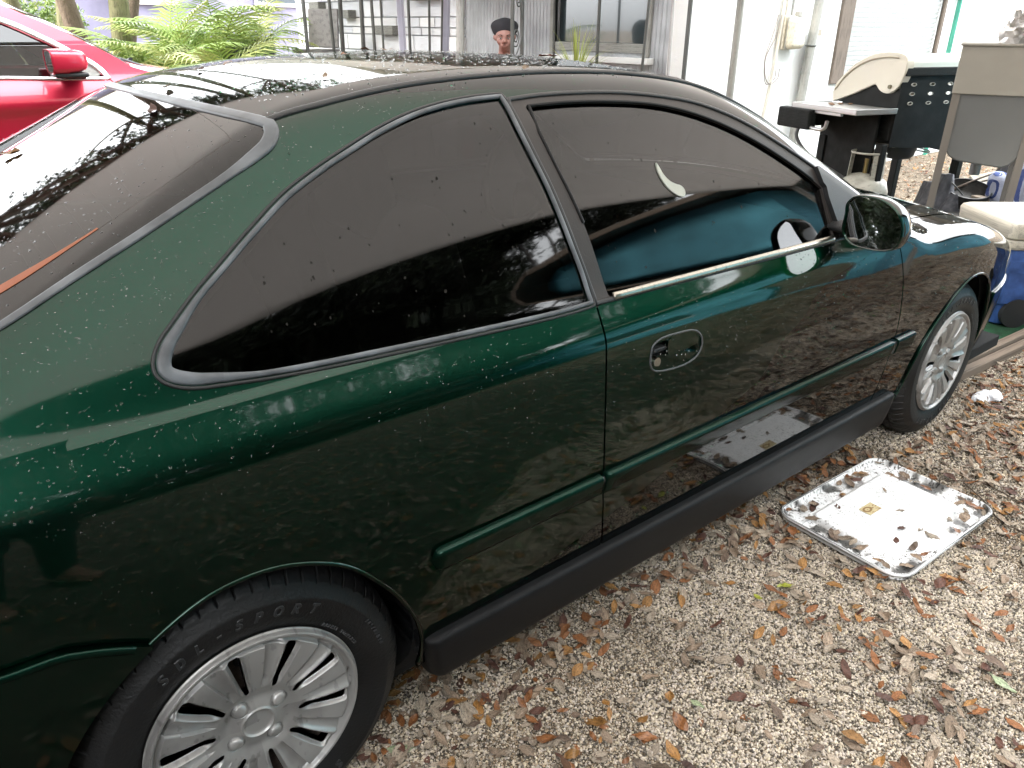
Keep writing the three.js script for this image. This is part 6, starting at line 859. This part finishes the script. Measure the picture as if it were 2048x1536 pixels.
{ // whoever takes the picture: seen only as a dark shape in the paint
  const g = thing('person', 'dark-clothed person standing beside the rear door panel, mirrored in the car flank', 'person', [-.36, 0, 1.40], Math.PI - .5);
  const leg = (s) => [[[s * .095, .90, 0], [s * .11, .49, .02], .092, .062], [[s * .11, .49, .02], [s * .12, .09, -.02], .058, .042], [[s * .12, .05, -.04], [s * .14, .035, .13], .042, .032]];
  const armB = (s) => [[[s * .19, 1.40, 0], [s * .24, 1.17, .10], .055, .043], [[s * .24, 1.17, .10], [s * .12, 1.25, .25], .04, .03]], handB = (s) => { const o = [[[s * .12, 1.25, .25], [s * .09, 1.28, .29], .03, .032]]; for (let f = 0; f < 4; f++) o.push([[s * .09, 1.265 + f * .018, .30], [s * .06, 1.27 + f * .018, .325], .009, .008], [[s * .06, 1.27 + f * .018, .325], [s * .045, 1.272 + f * .018, .31], .008, .007]); o.push([[s * .09, 1.30, .275], [s * .06, 1.325, .275], .011, .009]); return o; };
  const torso = [[[0, .98, 0], [0, 1.16, .0], .15, .145, 1.08, .72], [[0, 1.16, 0], [0, 1.35, -.01], .145, .15, 1.15, .72], [[-.14, 1.41, -.01], [.14, 1.41, -.01], .068, .068]];
  mesh('body', sdfMesh([...torso, [[0, 1.42, -.01], [0, 1.56, .015], .056, .052], [[0, 1.67, .01], [0, 1.66, .03], .09, .085, .92, 1.08], [[0, 1.61, .06], [0, 1.575, .07], .06, .045], [[0, 1.64, .115], [0, 1.62, .135], .011, .016], ...leg(1), ...leg(-1), ...armB(1), ...armB(-1), ...handB(1), ...handB(-1)], .035, [-.45, .45, -.02, 1.8, -.3, .4], 110), std([.22, .12, .085], { roughness: .55 }), g);
  const dark = std([.012, .013, .016], { roughness: .95 }); mesh('shirt', sdfMesh([...torso, ...[1, -1].map((s) => [[s * .19, 1.40, 0], [s * .228, 1.22, .075], .066, .06])].map((b) => [b[0], b[1], b[2] + .012, b[3] + .012, b[4], b[5]]), .04, [-.4, .4, .85, 1.55, -.3, .3], 60), dark, g);
  mesh('trousers', sdfMesh([[[0, .93, 0], [0, 1.0, 0], .158, .152, 1.08, .76], ...leg(1).slice(0, 2), ...leg(-1).slice(0, 2)].map((b) => [b[0], b[1], b[2] + .012, b[3] + .014, b[4], b[5]]), .04, [-.4, .4, .02, 1.1, -.3, .3], 70), dark, g);
  mesh('hair', sdfMesh([[[0, 1.70, -.015], [0, 1.69, .005], .098, .095], [[0, 1.66, -.05], [0, 1.6, -.06], .07, .05]], .03, [-.16, .16, 1.5, 1.85, -.2, .16], 40, [[[0, 1.62, .11], .085, -1]]), std([.015, .013, .012], { roughness: 1 }), g);
}
renderer.render(scene, camera);
